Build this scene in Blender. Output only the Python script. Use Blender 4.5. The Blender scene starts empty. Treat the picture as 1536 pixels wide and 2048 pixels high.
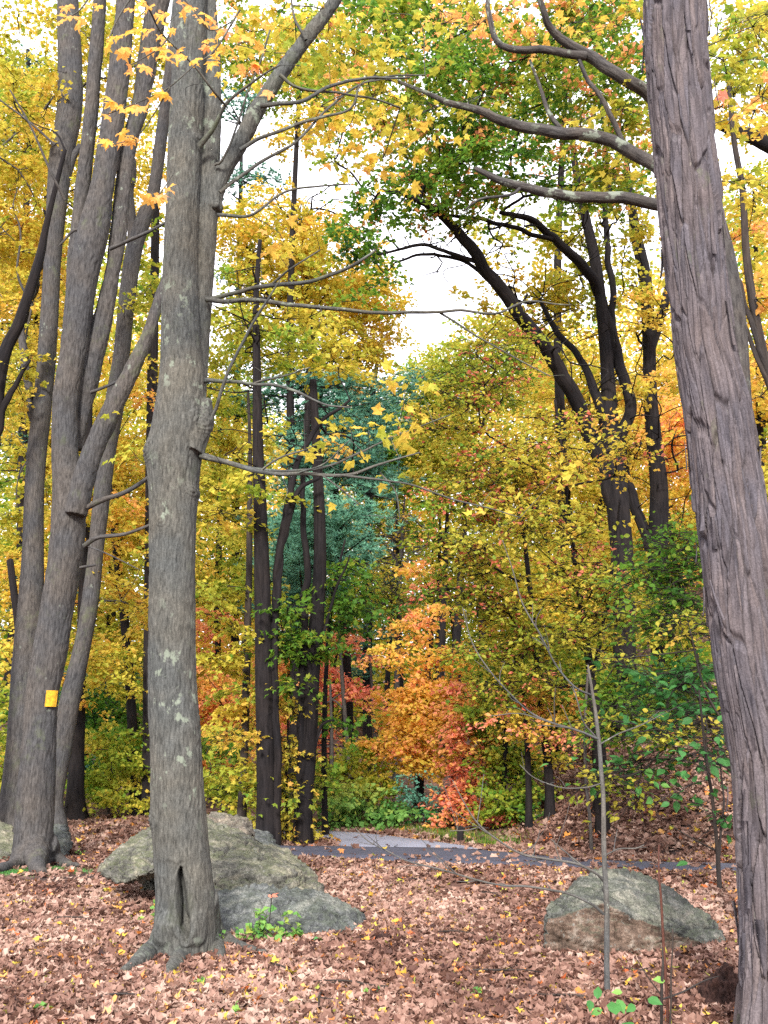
import bpy, bmesh, math
import numpy as np

# ------------------------------------------------------------------ camera, sky, sun, exposure
sc = bpy.context.scene
COL = sc.collection
CAM_H, PITCH, FPX = 1.6, math.radians(12.84), 2000.0
cam_data = bpy.data.cameras.new('camera')
cam_data.sensor_fit = 'VERTICAL'
cam_data.sensor_height = 36.0
cam_data.lens = 36.0 * FPX / 2048.0
cam_data.clip_end = 2000.0
cam = bpy.data.objects.new('camera', cam_data)
COL.objects.link(cam)
cam.location = (0, 0, CAM_H)
cam.rotation_euler = (math.pi / 2 + PITCH, 0, 0)
sc.camera = cam

SUN_EL, SUN_AZ = math.radians(30), math.radians(186)     # azimuth: clockwise from +Y (behind the camera)
world = bpy.data.worlds.new('World')
sc.world = world
world.use_nodes = True
wn, wl = world.node_tree.nodes, world.node_tree.links
wn.clear()
w_out = wn.new('ShaderNodeOutputWorld')
w_bg = wn.new('ShaderNodeBackground')
w_bg.inputs['Strength'].default_value = 0.1
w_sky = wn.new('ShaderNodeTexSky')
w_sky.sky_type = 'NISHITA'
w_sky.sun_disc = False
w_sky.sun_elevation = SUN_EL
w_sky.sun_rotation = SUN_AZ
w_mix = wn.new('ShaderNodeMix')
w_mix.data_type = 'RGBA'
w_noise = wn.new('ShaderNodeTexNoise')
w_noise.inputs['Scale'].default_value = 2.2
w_noise.inputs['Detail'].default_value = 5.0
w_mr = wn.new('ShaderNodeMapRange')
w_mr.inputs['From Min'].default_value = 0.35
w_mr.inputs['From Max'].default_value = 0.6
w_mr.inputs['To Min'].default_value = 0.72
w_mr.inputs['To Max'].default_value = 0.97
w_tc = wn.new('ShaderNodeTexCoord')
wl.new(w_tc.outputs['Generated'], w_noise.inputs['Vector'])
wl.new(w_noise.outputs['Fac'], w_mr.inputs['Value'])
wl.new(w_mr.outputs['Result'], w_mix.inputs['Factor'])
wl.new(w_sky.outputs['Color'], w_mix.inputs['A'])
w_mix.inputs['B'].default_value = (11.4, 11.2, 11.9, 1)   # bright high cloud
wl.new(w_mix.outputs['Result'], w_bg.inputs['Color'])
wl.new(w_bg.outputs['Background'], w_out.inputs['Surface'])

sun_data = bpy.data.lights.new('sun', 'SUN')
sun_data.energy = 3.0
sun_data.angle = math.radians(10)
sun_data.color = (1.0, 0.96, 0.90)
sun = bpy.data.objects.new('sun', sun_data)
COL.objects.link(sun)
sun.rotation_euler = (math.pi / 2 - SUN_EL, 0, math.pi - SUN_AZ)
sun.location = (-10, -20, 40)

sc.view_settings.view_transform = 'Standard'
sc.view_settings.look = 'None'
sc.view_settings.exposure = 1.42
sc.view_settings.gamma = 1.0
sc.cycles.max_bounces = 10
sc.cycles.diffuse_bounces = 8
sc.cycles.transmission_bounces = 8
sc.cycles.glossy_bounces = 2
sc.cycles.transparent_max_bounces = 4
sc.cycles.use_denoising = False

R = np.random.default_rng(11)

# ------------------------------------------------------------------ photo pixel -> place
CT, ST = math.cos(PITCH), math.sin(PITCH)

def ray(px, py):
    xc, yc = (px - 768.0) / FPX, -(py - 1024.0) / FPX
    return np.array([xc, CT - yc * ST, ST + yc * CT])

def at(px, py, Y):
    d = ray(px, py)
    return np.array([0, 0, CAM_H]) + d * (Y / d[1])

def mpp(py, Y):
    return Y / ray(768, py)[1] / FPX

# ------------------------------------------------------------------ noise
def _hash(ix, iy, iz):
    h = (ix * 374761393 + iy * 668265263 + iz * 1274126177) & 0x7fffffff
    h = ((h ^ (h >> 13)) * 1103515245) & 0x7fffffff
    h = (h ^ (h >> 16)) & 0xffff
    return h / 65535.0

def vnoise(p):
    p = np.asarray(p, float)
    i = np.floor(p).astype(np.int64)
    f = p - i
    f = f * f * (3 - 2 * f)
    out = 0
    for dx in (0, 1):
        wx = f[:, 0] if dx else 1 - f[:, 0]
        for dy in (0, 1):
            wy = f[:, 1] if dy else 1 - f[:, 1]
            for dz in (0, 1):
                wz = f[:, 2] if dz else 1 - f[:, 2]
                out = out + wx * wy * wz * _hash(i[:, 0] + dx, i[:, 1] + dy, i[:, 2] + dz)
    return out                                            # 0..1

def fbm(p, oct=4):
    s, a, t = 0, 0.5, 0
    for k in range(oct):
        s = s + a * vnoise(p * 2.03 ** k + 17.3 * k)
        t += a
        a *= 0.5
    return s / t

def sstep(x, a, b):
    t = np.clip((x - a) / (b - a), 0, 1)
    return t * t * (3 - 2 * t)

# ------------------------------------------------------------------ terrain height
def H(x, y):
    x, y = np.asarray(x, float), np.asarray(y, float)
    s = (x - 1.9) * 0.66 + (y - 16.3) * 0.75              # right bank, uphill behind the path
    s = np.maximum(s, 0)
    m = sstep(x - 0.9 - 0.10 * (y - 16.3), 0.0, 3.0)
    e = np.maximum(x - 0.9 - 0.10 * (y - 16.3), 0)
    b1, b2 = 0.40 * np.minimum(s, 16) + 0.20 * np.maximum(s - 16, 0), 0.55 * e + 0.02 * e * e
    bank = m * b1 * b2 / (b1 + b2 + 1e-6) * 1.0 + 0.25 * m * np.minimum(b1, b2)
    bank = np.minimum(bank, 26)
    far = 0.10 * np.maximum(y - 32, 0)
    far = np.minimum(far, 22)
    left = 0.05 * np.maximum(-x - 6, 0) * sstep(y, 10, 30)
    p = np.stack([x.ravel(), y.ravel(), np.zeros(x.size)], 1)
    n = (fbm(p * 0.55, 3) - 0.5).reshape(x.shape)
    flat = 1 - sstep(y, 10.5, 12.0) * (1 - sstep(y, 18.5, 22)) * (1 - sstep(s, 0.2, 1.5))
    amp = 0.10 * flat + 0.25 * sstep(s, 1, 6)
    return bank + far + np.minimum(left, 10) + n * amp - 0.0

def H1(x, y):
    return float(H(np.array([x]), np.array([y]))[0])

def ground_at(px, py):
    d = ray(px, py)
    t = 3.0
    for k in range(4000):
        p = np.array([0, 0, CAM_H]) + d * t
        if p[2] <= H1(p[0], p[1]):
            break
        t += 0.03
    p[2] = H1(p[0], p[1])
    return p

def plane_at(px, py):
    d = ray(px, py)
    t = -CAM_H / d[2]
    return np.array([d[0] * t, d[1] * t])

# ------------------------------------------------------------------ mesh helpers
class MB:
    def __init__(self):
        self.V, self.F, self.n, self.va, self.fa = [], [], 0, [], []
    def add(self, V, Fs, bark=None, tint=None):
        V = np.asarray(V, float)
        for F in (Fs if isinstance(Fs, list) else [Fs]):
            F = np.asarray(F, np.int64)
            self.F.append(F + self.n)
            self.fa.append(np.zeros(len(F)) if tint is None else (tint if np.ndim(tint) else np.full(len(F), tint)))
        self.V.append(V)
        self.va.append(V if bark is None else bark)
        self.n += len(V)
    def build(self, name, mat, parent=None, smooth=True, bark=False, tint=False, origin=None):
        V = np.concatenate(self.V)
        org = np.zeros(3) if origin is None else np.asarray(origin, float)
        if parent is not None:
            org = np.array(parent['_org']) if '_org' in parent else np.array(parent.location)
        me = bpy.data.meshes.new(name)
        me.vertices.add(len(V))
        me.vertices.foreach_set('co', (V - org).astype(np.float32).ravel())
        loops = np.concatenate([f.ravel() for f in self.F]).astype(np.int32)
        tot = np.concatenate([np.full(len(f), f.shape[1]) for f in self.F]).astype(np.int32)
        start = np.concatenate([[0], np.cumsum(tot)[:-1]]).astype(np.int32)
        me.loops.add(len(loops))
        me.loops.foreach_set('vertex_index', loops)
        me.polygons.add(len(tot))
        me.polygons.foreach_set('loop_start', start)
        me.polygons.foreach_set('use_smooth', np.full(len(tot), smooth))
        if bark:
            a = me.attributes.new('bark', 'FLOAT_VECTOR', 'POINT')
            a.data.foreach_set('vector', np.concatenate(self.va).astype(np.float32).ravel())
        if tint:
            a = me.attributes.new('tint', 'FLOAT', 'FACE')
            a.data.foreach_set('value', np.concatenate(self.fa).astype(np.float32))
        me.update(calc_edges=True)
        me.materials.append(mat)
        o = bpy.data.objects.new(name, me)
        COL.objects.link(o)
        if parent is not None:
            o.parent = parent
        else:
            o.location = org
        return o

def tag(o, label=None, cat=None, group=None, kind=None):
    if label: o['label'] = label
    if cat: o['category'] = cat
    if group: o['group'] = group
    if kind: o['kind'] = kind
    return o

def thing(name, label, cat, loc, group=None):
    o = bpy.data.objects.new(name, None)
    o.empty_display_size = 0.2
    COL.objects.link(o)
    o.location = tuple(float(v) for v in loc)
    return tag(o, label, cat, group)

def catmull(P, step):
    P = np.asarray(P, float)
    if len(P) < 3:
        n = max(2, int(np.linalg.norm((P[-1] - P[0])[:3]) / step) + 1)
        t = np.linspace(0, 1, n)[:, None]
        return P[0] * (1 - t) + P[-1] * t
    Q = np.vstack([2 * P[0] - P[1], P, 2 * P[-1] - P[-2]])
    out = []
    for i in range(1, len(Q) - 2):
        p0, p1, p2, p3 = Q[i - 1], Q[i], Q[i + 1], Q[i + 2]
        n = max(1, int(np.ceil(np.linalg.norm((p2 - p1)[:3]) / step)))
        t = (np.arange(n) / n)[:, None]
        out.append(0.5 * (2 * p1 + (p2 - p0) * t + (2 * p0 - 5 * p1 + 4 * p2 - p3) * t ** 2 + (3 * p1 - p0 - 3 * p2 + p3) * t ** 3))
    out.append(P[-1][None])
    return np.concatenate(out)

def tube(pts, rad, seg=8, step=0.15, wob=0.0, flare=0.0, ground=None, rng=R, cap=True, k=5, kink=0.0):
    """a tapered limb: returns V, faces, bark coordinates (round the limb, along it)"""
    P = catmull(np.column_stack([pts, rad]), step)
    C, r = P[:, :3].copy(), np.maximum(P[:, 3], 0.0015)
    n = len(C)
    if kink and n > 4:
        sl = np.concatenate([[0], np.cumsum(np.linalg.norm(np.diff(C, axis=0), axis=1))])
        o_ = rng.random(3) * 90
        env = np.minimum(1, np.minimum(np.arange(n), n - 1 - np.arange(n)) / 4.0)
        for ax_ in range(3):
            w_ = fbm(np.column_stack([sl * 2.6 + o_[ax_], sl * 0 + ax_ * 7, sl * 0]), 3) - .5
            C[:, ax_] += w_ * env * np.minimum(kink, 0.02 + 1.6 * r) * 1.3
    T = np.gradient(C, axis=0)
    T /= np.linalg.norm(T, axis=1)[:, None] + 1e-9
    ref = np.array([1.0, 0, 0]) if abs(T[0][0]) < 0.9 else np.array([0, 0, 1.0])
    A = np.zeros((n, 3))
    a = ref - T[0] * ref.dot(T[0])
    a /= np.linalg.norm(a)
    for i in range(n):
        a = a - T[i] * a.dot(T[i])
        a /= np.linalg.norm(a) + 1e-9
        A[i] = a
    B = np.cross(T, A)
    th = np.linspace(0, 2 * np.pi, seg, endpoint=False)
    s = np.concatenate([[0], np.cumsum(np.linalg.norm(np.diff(C, axis=0), axis=1))])
    rr = np.repeat(r[:, None], seg, 1)
    off = rng.random(3) * 50
    if wob:
        q = np.stack([np.cos(th)[None] * 0.8 + 0 * s[:, None], np.sin(th)[None] * 0.8 + 0 * s[:, None], s[:, None] * 1.3 + 0 * th[None]], 2).reshape(-1, 3)
        rr = rr * (1 + wob * 2 * (fbm(q + off, 3) - 0.5).reshape(n, seg))
    if flare and ground is not None:
        h = np.maximum(C[:, 2] - ground, 0)[:, None]
        ph = rng.random() * 6.28
        lobe = 0.55 + 0.45 * np.cos(k * th[None] + ph)
        rr = rr * (1 + flare * np.exp(-h / 0.22) * (0.35 + lobe))
    V = C[:, None, :] + rr[..., None] * (np.cos(th)[None, :, None] * A[:, None] + np.sin(th)[None, :, None] * B[:, None])
    rm = max(float(np.mean(r)), 0.01)
    bk = np.stack([rm * np.cos(th)[None] + 0 * s[:, None], rm * np.sin(th)[None] + 0 * s[:, None], s[:, None] + 0 * th[None]], 2) + off
    i = np.arange(n - 1)[:, None] * seg
    j = np.arange(seg)[None]
    j2 = (j + 1) % seg
    F = np.stack([i + j, i + j2, i + seg + j2, i + seg + j], 2).reshape(-1, 4)
    V, bk = V.reshape(-1, 3), bk.reshape(-1, 3)
    Fs = [F]
    if cap:
        V = np.vstack([V, C[-1] + T[-1] * r[-1] * 0.5])
        bk = np.vstack([bk, bk[-1]])
        b = (n - 1) * seg
        Fs.append(np.stack([b + np.arange(seg), b + (np.arange(seg) + 1) % seg, np.full(seg, n * seg)], 1))
    return V, Fs, bk

def remesh(V, Fs, voxel, smooth=0):
    """fuse overlapping solids into one skin; returns V, quads/tris, normals"""
    me = bpy.data.meshes.new('tmp')
    me.from_pydata([tuple(v) for v in V], [], [tuple(int(q) for q in f) for F in Fs for f in F])
    o = bpy.data.objects.new('tmp', me)
    COL.objects.link(o)
    m = o.modifiers.new('r', 'REMESH')
    m.mode = 'VOXEL'
    m.voxel_size = voxel
    if smooth:
        s = o.modifiers.new('s', 'SMOOTH')
        s.factor = 0.5
        s.iterations = smooth
    dg = bpy.context.evaluated_depsgraph_get()
    ev = o.evaluated_get(dg)
    m2 = bpy.data.meshes.new_from_object(ev)
    n = len(m2.vertices)
    W = np.empty(n * 3, np.float32); m2.vertices.foreach_get('co', W)
    N = np.empty(n * 3, np.float32); m2.vertices.foreach_get('normal', N)
    tot = np.empty(len(m2.polygons), np.int32); m2.polygons.foreach_get('loop_total', tot)
    L = np.empty(len(m2.loops), np.int32); m2.loops.foreach_get('vertex_index', L)
    st = np.concatenate([[0], np.cumsum(tot)[:-1]])
    out = []
    for kk in np.unique(tot):
        idx = st[tot == kk]
        out.append(L[idx[:, None] + np.arange(kk)[None]])
    bpy.data.objects.remove(o)
    bpy.data.meshes.remove(m2)
    bpy.data.meshes.remove(me)
    return W.reshape(-1, 3).astype(float), out, N.reshape(-1, 3).astype(float)

# ------------------------------------------------------------------ materials
def new_mat(name):
    m = bpy.data.materials.new(name)
    m.use_nodes = True
    nt = m.node_tree
    nt.nodes.clear()
    return m, nt.nodes, nt.links

def ramp(n, stops, interp='LINEAR'):
    r = n.new('ShaderNodeValToRGB')
    r.color_ramp.interpolation = interp
    el = r.color_ramp.elements
    while len(el) > 1:
        el.remove(el[-1])
    for i, (p, c) in enumerate(stops):
        e = el[0] if i == 0 else el.new(p)
        e.position = p
        e.color = (c[0], c[1], c[2], 1)
    return r

def leaf_material(name, stops, trans=0.56, gloss=0.5, rough=0.55):
    m, n, l = new_mat(name)
    out = n.new('ShaderNodeOutputMaterial')
    at_ = n.new('ShaderNodeAttribute'); at_.attribute_name = 'tint'
    rp = ramp(n, stops)
    l.new(at_.outputs['Fac'], rp.inputs['Fac'])
    nz = n.new('ShaderNodeTexNoise'); nz.inputs['Scale'].default_value = 30
    hv = n.new('ShaderNodeHueSaturation')
    mr = n.new('ShaderNodeMapRange')
    mr.inputs['To Min'].default_value = 0.7; mr.inputs['To Max'].default_value = 1.25
    l.new(nz.outputs['Fac'], mr.inputs['Value'])
    l.new(mr.outputs['Result'], hv.inputs['Value'])
    l.new(rp.outputs['Color'], hv.inputs['Color'])
    b = n.new('ShaderNodeBsdfPrincipled')
    b.inputs['Roughness'].default_value = rough
    b.inputs['Specular IOR Level'].default_value = gloss * 0.5
    l.new(hv.outputs['Color'], b.inputs['Base Color'])
    t = n.new('ShaderNodeBsdfTranslucent')
    l.new(hv.outputs['Color'], t.inputs['Color'])
    mx = n.new('ShaderNodeMixShader'); mx.inputs['Fac'].default_value = trans
    l.new(b.outputs['BSDF'], mx.inputs[1]); l.new(t.outputs['BSDF'], mx.inputs[2])
    l.new(mx.outputs['Shader'], out.inputs['Surface'])
    return m

AUTUMN = leaf_material('autumn_leaves', [
    (0.00, (0.030, 0.085, 0.030)), (0.15, (0.060, 0.165, 0.028)), (0.28, (0.130, 0.280, 0.030)),
    (0.42, (0.370, 0.400, 0.045)), (0.54, (0.660, 0.530, 0.070)), (0.66, (0.780, 0.470, 0.085)),
    (0.76, (0.850, 0.400, 0.140)), (0.84, (0.870, 0.310, 0.210)), (0.92, (0.560, 0.120, 0.070)),
    (1.00, (0.160, 0.045, 0.022))])
NEEDLE = leaf_material('pine_needles', [(0, (0.045, 0.125, 0.090)), (0.5, (0.105, 0.280, 0.195)), (1, (0.170, 0.400, 0.260))], trans=0.25)
LITTER = leaf_material('fallen_leaves', [
    (0.00, (0.032, 0.015, 0.013)), (0.22, (0.113, 0.054, 0.039)), (0.45, (0.194, 0.105, 0.078)),
    (0.70, (0.310, 0.189, 0.146)), (0.86, (0.396, 0.275, 0.219)), (0.90, (0.576, 0.297, 0.090)),
    (0.94, (0.450, 0.099, 0.036)), (0.97, (0.576, 0.387, 0.054)), (1.0, (0.270, 0.306, 0.054))], trans=0.15, rough=0.65, gloss=0.35)
GREEN = leaf_material('green_leaves', [(0, (0.025, 0.095, 0.030)), (0.5, (0.070, 0.230, 0.055)), (0.8, (0.200, 0.380, 0.080)), (1, (0.430, 0.450, 0.080))], trans=0.4)

def bark_material(name, dark, light, scale=9.0, stretch=0.12, bump=0.6, lichen=0.0, moss=0.0, attr='bark', lich_col=(0.36, 0.40, 0.33), dist=0.02, lich_scale=3.5):
    dark, light, lich_col = (tuple(c * 0.9 for c in q_) for q_ in (dark, light, lich_col))
    m, n, l = new_mat(name)
    out = n.new('ShaderNodeOutputMaterial')
    a = n.new('ShaderNodeAttribute'); a.attribute_name = attr
    mp = n.new('ShaderNodeMapping'); mp.inputs['Scale'].default_value = (scale, scale, scale * stretch)
    l.new(a.outputs['Vector'], mp.inputs['Vector'])
    n1 = n.new('ShaderNodeTexNoise'); n1.inputs['Scale'].default_value = 3.0; n1.inputs['Detail'].default_value = 6; n1.inputs['Roughness'].default_value = 0.62; n1.inputs['Distortion'].default_value = 0.4
    l.new(mp.outputs['Vector'], n1.inputs['Vector'])
    rp = ramp(n, [(0.30, dark), (0.5, tuple((x + y) / 2 for x, y in zip(dark, light))), (0.72, light)])
    l.new(n1.outputs['Fac'], rp.inputs['Fac'])
    col = rp.outputs['Color']
    # broad patches of warmer and cooler bark
    n2 = n.new('ShaderNodeTexNoise'); n2.inputs['Scale'].default_value = 2.0; n2.inputs['Detail'].default_value = 3
    l.new(a.outputs['Vector'], n2.inputs['Vector'])
    r2 = ramp(n, [(0.35, (0.84, 0.89, 0.95)), (0.65, (1.12, 1.06, 0.98))])
    l.new(n2.outputs['Fac'], r2.inputs['Fac'])
    mu = n.new('ShaderNodeMix'); mu.data_type = 'RGBA'; mu.blend_type = 'MULTIPLY'; mu.inputs['Factor'].default_value = 1
    l.new(col, mu.inputs['A']); l.new(r2.outputs['Color'], mu.inputs['B'])
    col = mu.outputs['Result']
    n4 = n.new('ShaderNodeTexNoise'); n4.inputs['Scale'].default_value = 110; n4.inputs['Detail'].default_value = 3
    l.new(a.outputs['Vector'], n4.inputs['Vector'])
    r4 = ramp(n, [(0.3, (0.72, 0.72, 0.72)), (0.7, (1.28, 1.28, 1.28))])
    l.new(n4.outputs['Fac'], r4.inputs['Fac'])
    mu4 = n.new('ShaderNodeMix'); mu4.data_type = 'RGBA'; mu4.blend_type = 'MULTIPLY'; mu4.inputs['Factor'].default_value = 1
    l.new(col, mu4.inputs['A']); l.new(r4.outputs['Color'], mu4.inputs['B'])
    col = mu4.outputs['Result']
    def patch(col, sc_, lo, hi, c, seed, fac=0.85):
        mp2 = n.new('ShaderNodeMapping'); mp2.inputs['Location'].default_value = (seed, seed * 2, seed); mp2.inputs['Scale'].default_value = (sc_, sc_, sc_ * 0.75)
        l.new(a.outputs['Vector'], mp2.inputs['Vector'])
        nn = n.new('ShaderNodeTexNoise'); nn.inputs['Scale'].default_value = 1.6; nn.inputs['Detail'].default_value = 7; nn.inputs['Roughness'].default_value = 0.68
        l.new(mp2.outputs['Vector'], nn.inputs['Vector'])
        rr = n.new('ShaderNodeMapRange'); rr.inputs['From Min'].default_value = lo; rr.inputs['From Max'].default_value = hi; rr.inputs['To Max'].default_value = fac
        l.new(nn.outputs['Fac'], rr.inputs['Value'])
        big = n.new('ShaderNodeTexNoise'); big.inputs['Scale'].default_value = 1.3; big.inputs['Detail'].default_value = 2
        l.new(mp2.outputs['Vector'], big.inputs['Vector'])
        mpb = n.new('ShaderNodeVectorMath'); mpb.operation = 'SCALE'; mpb.inputs['Scale'].default_value = 1.0 / sc_
        l.new(mp2.outputs['Vector'], mpb.inputs[0]); l.new(mpb.outputs['Vector'], big.inputs['Vector'])
        brr = n.new('ShaderNodeMapRange'); brr.inputs['From Min'].default_value = 0.44; brr.inputs['From Max'].default_value = 0.56
        l.new(big.outputs['Fac'], brr.inputs['Value'])
        bm_ = n.new('ShaderNodeMath'); bm_.operation = 'MULTIPLY'
        l.new(rr.outputs['Result'], bm_.inputs[0]); l.new(brr.outputs['Result'], bm_.inputs[1])
        mx = n.new('ShaderNodeMix'); mx.data_type = 'RGBA'
        l.new(bm_.outputs[0], mx.inputs['Factor']); l.new(col, mx.inputs['A']); mx.inputs['B'].default_value = (*c, 1)
        return mx.outputs['Result']
    if moss:
        col = patch(col, 2.2, 0.62 - 0.14 * moss, 0.80 - 0.10 * moss, (0.100, 0.115, 0.060), 7.0, 0.7)
    if lichen:
        col = patch(col, lich_scale, 0.70 - 0.13 * lichen, 0.745 - 0.13 * lichen, lich_col, 3.0)
    b = n.new('ShaderNodeBsdfPrincipled'); b.inputs['Roughness'].default_value = 0.9; b.inputs['Specular IOR Level'].default_value = 0.15
    l.new(col, b.inputs['Base Color'])
    bp = n.new('ShaderNodeBump'); bp.inputs['Strength'].default_value = bump; bp.inputs['Distance'].default_value = dist
    l.new(n1.outputs['Fac'], bp.inputs['Height'])
    l.new(bp.outputs['Normal'], b.inputs['Normal'])
    l.new(b.outputs['BSDF'], out.inputs['Surface'])
    return m

BARK_GREY = bark_material('grey_maple_bark', (0.032, 0.032, 0.029), (0.122, 0.120, 0.108), scale=20, stretch=0.2, bump=0.8, lichen=1.0, moss=0.6, dist=0.008, lich_scale=5.5, lich_col=(0.185, 0.21, 0.165))
BARK_OLD = bark_material('grey_brown_bark', (0.025, 0.023, 0.023), (0.100, 0.093, 0.089), scale=15, stretch=0.18, bump=0.8, lichen=0.55, moss=0.45, dist=0.012, lich_scale=5, lich_col=(0.18, 0.20, 0.165))
BARK_SHAG = bark_material('shaggy_bark', (0.036, 0.030, 0.034), (0.142, 0.122, 0.130), scale=8, stretch=0.12, bump=0.6, lichen=0.3, moss=0.2, dist=0.008, lich_col=(0.25, 0.22, 0.19))
BARK_DARK = bark_material('dark_bark', (0.005, 0.004, 0.0045), (0.022, 0.018, 0.0185), scale=8, stretch=0.12, bump=0.8)
BARK_MID = bark_material('brown_bark', (0.016, 0.012, 0.011), (0.056, 0.046, 0.041), scale=8, stretch=0.12, bump=0.7, lichen=0.2)
BARK_LICHEN = bark_material('lichened_limb_bark', (0.024, 0.021, 0.021), (0.095, 0.086, 0.080), scale=12, stretch=0.2, bump=0.8, lichen=1.15, lich_scale=4, lich_col=(0.20, 0.225, 0.18))
BARK_SAPLING = bark_material('pale_sapling_bark', (0.055, 0.052, 0.049), (0.125, 0.120, 0.112), scale=14, stretch=0.2, bump=0.3, lichen=0.4)
BARK_TWIG = bark_material('smooth_grey_twig', (0.039, 0.033, 0.031), (0.094, 0.084, 0.078), scale=14, stretch=0.2, bump=0.25, lichen=0.3)
BARK_RED = bark_material('reddish_twig', (0.048, 0.019, 0.015), (0.112, 0.048, 0.035), scale=14, stretch=0.2, bump=0.2)

BARK_STUMP = bark_material('rotten_wood', (0.010, 0.006, 0.006), (0.060, 0.030, 0.024), scale=9, stretch=0.5, bump=1.0)

def rock_material(name, base, pale, moss, moss_amt, face=None):
    base, pale, moss = (tuple(c * 0.92 for c in q_) for q_ in (base, pale, moss))
    m, n, l = new_mat(name)
    out = n.new('ShaderNodeOutputMaterial')
    tc = n.new('ShaderNodeTexCoord')
    n1 = n.new('ShaderNodeTexNoise'); n1.inputs['Scale'].default_value = 9; n1.inputs['Detail'].default_value = 10; n1.inputs['Roughness'].default_value = 0.75; n1.inputs['Distortion'].default_value = 0.6
    l.new(tc.outputs['Object'], n1.inputs['Vector'])
    rp = ramp(n, [(0.34, tuple(c * 0.35 for c in base)), (0.50, base), (0.66, pale)])
    l.new(n1.outputs['Fac'], rp.inputs['Fac'])
    n8 = n.new('ShaderNodeTexNoise'); n8.inputs['Scale'].default_value = 2.6; n8.inputs['Detail'].default_value = 5; n8.inputs['Distortion'].default_value = 1.2
    mp8 = n.new('ShaderNodeMapping'); mp8.inputs['Rotation'].default_value = (0.5, 0.6, 0.2); mp8.inputs['Scale'].default_value = (1, 1, 2.4)
    l.new(tc.outputs['Object'], mp8.inputs['Vector']); l.new(mp8.outputs['Vector'], n8.inputs['Vector'])
    r8 = ramp(n, [(0.36, (0.62, 0.62, 0.64)), (0.5, (1.0, 1.0, 1.0)), (0.62, (1.55, 1.48, 1.36))])
    l.new(n8.outputs['Fac'], r8.inputs['Fac'])
    m8 = n.new('ShaderNodeMix'); m8.data_type = 'RGBA'; m8.blend_type = 'MULTIPLY'; m8.inputs['Factor'].default_value = 1
    l.new(rp.outputs['Color'], m8.inputs['A']); l.new(r8.outputs['Color'], m8.inputs['B'])
    col = m8.outputs['Result']
    ge = n.new('ShaderNodeNewGeometry')
    sx = n.new('ShaderNodeSeparateXYZ'); l.new(ge.outputs['Normal'], sx.inputs['Vector'])
    if face:
        # freshly broken, rust-stained front
        n3 = n.new('ShaderNodeTexNoise'); n3.inputs['Scale'].default_value = 9; n3.inputs['Detail'].default_value = 8
        l.new(tc.outputs['Object'], n3.inputs['Vector'])
        r3 = ramp(n, [(0.35, tuple(c * 0.45 for c in face)), (0.55, face), (0.72, (0.26, 0.22, 0.18))])
        l.new(n3.outputs['Fac'], r3.inputs['Fac'])
        fa_ = n.new('ShaderNodeAttribute'); fa_.attribute_name = 'bark'
        fs_ = n.new('ShaderNodeSeparateXYZ'); l.new(fa_.outputs['Vector'], fs_.inputs['Vector'])
        ma = n.new('ShaderNodeMath'); ma.operation = 'MULTIPLY_ADD'; ma.inputs[1].default_value = 0.7; l.new(n1.outputs['Fac'], ma.inputs[0]); l.new(fs_.outputs['X'], ma.inputs[2])
        mr = n.new('ShaderNodeMapRange'); mr.inputs['From Min'].default_value = 0.72; mr.inputs['From Max'].default_value = 0.98
        l.new(ma.outputs[0], mr.inputs['Value'])
        mx = n.new('ShaderNodeMix'); mx.data_type = 'RGBA'
        l.new(mr.outputs['Result'], mx.inputs['Factor']); l.new(col, mx.inputs['A']); l.new(r3.outputs['Color'], mx.inputs['B'])
        col = mx.outputs['Result']
    n2 = n.new('ShaderNodeTexNoise'); n2.inputs['Scale'].default_value = 3.2; n2.inputs['Detail'].default_value = 8; n2.inputs['Roughness'].default_value = 0.7
    l.new(tc.outputs['Object'], n2.inputs['Vector'])
    add = n.new('ShaderNodeMath'); add.operation = 'MULTIPLY_ADD'; add.inputs[1].default_value = 0.45
    l.new(sx.outputs['Z'], add.inputs[0]); l.new(n2.outputs['Fac'], add.inputs[2])
    m2 = n.new('ShaderNodeMapRange'); m2.inputs['From Min'].default_value = 0.76; m2.inputs['From Max'].default_value = 1.02; m2.inputs['To Max'].default_value = moss_amt
    l.new(add.outputs[0], m2.inputs['Value'])
    mx2 = n.new('ShaderNodeMix'); mx2.data_type = 'RGBA'
    l.new(m2.outputs['Result'], mx2.inputs['Factor']); l.new(col, mx2.inputs['A']); mx2.inputs['B'].default_value = (*moss, 1)
    gr = n.new('ShaderNodeTexNoise'); gr.inputs['Scale'].default_value = 75; gr.inputs['Detail'].default_value = 4; gr.inputs['Roughness'].default_value = .7
    l.new(tc.outputs['Object'], gr.inputs['Vector'])
    grr = ramp(n, [(0.36, (0.55, 0.55, 0.55)), (0.64, (1.45, 1.45, 1.45))])
    l.new(gr.outputs['Fac'], grr.inputs['Fac'])
    gm = n.new('ShaderNodeMix'); gm.data_type = 'RGBA'; gm.blend_type = 'MULTIPLY'; gm.inputs['Factor'].default_value = 1
    l.new(mx2.outputs['Result'], gm.inputs['A']); l.new(grr.outputs['Color'], gm.inputs['B'])
    mx2 = gm
    # pale lichen specks
    vo = n.new('ShaderNodeTexNoise'); vo.inputs['Scale'].default_value = 26; vo.inputs['Detail'].default_value = 4
    l.new(tc.outputs['Object'], vo.inputs['Vector'])
    m3 = n.new('ShaderNodeMapRange'); m3.inputs['From Min'].default_value = 0.62; m3.inputs['From Max'].default_value = 0.70; m3.inputs['To Max'].default_value = 0.6
    l.new(vo.outputs['Fac'], m3.inputs['Value'])
    mx3 = n.new('ShaderNodeMix'); mx3.data_type = 'RGBA'
    l.new(m3.outputs['Result'], mx3.inputs['Factor']); l.new(mx2.outputs['Result'], mx3.inputs['A']); mx3.inputs['B'].default_value = (0.19, 0.195, 0.175, 1)
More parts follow.
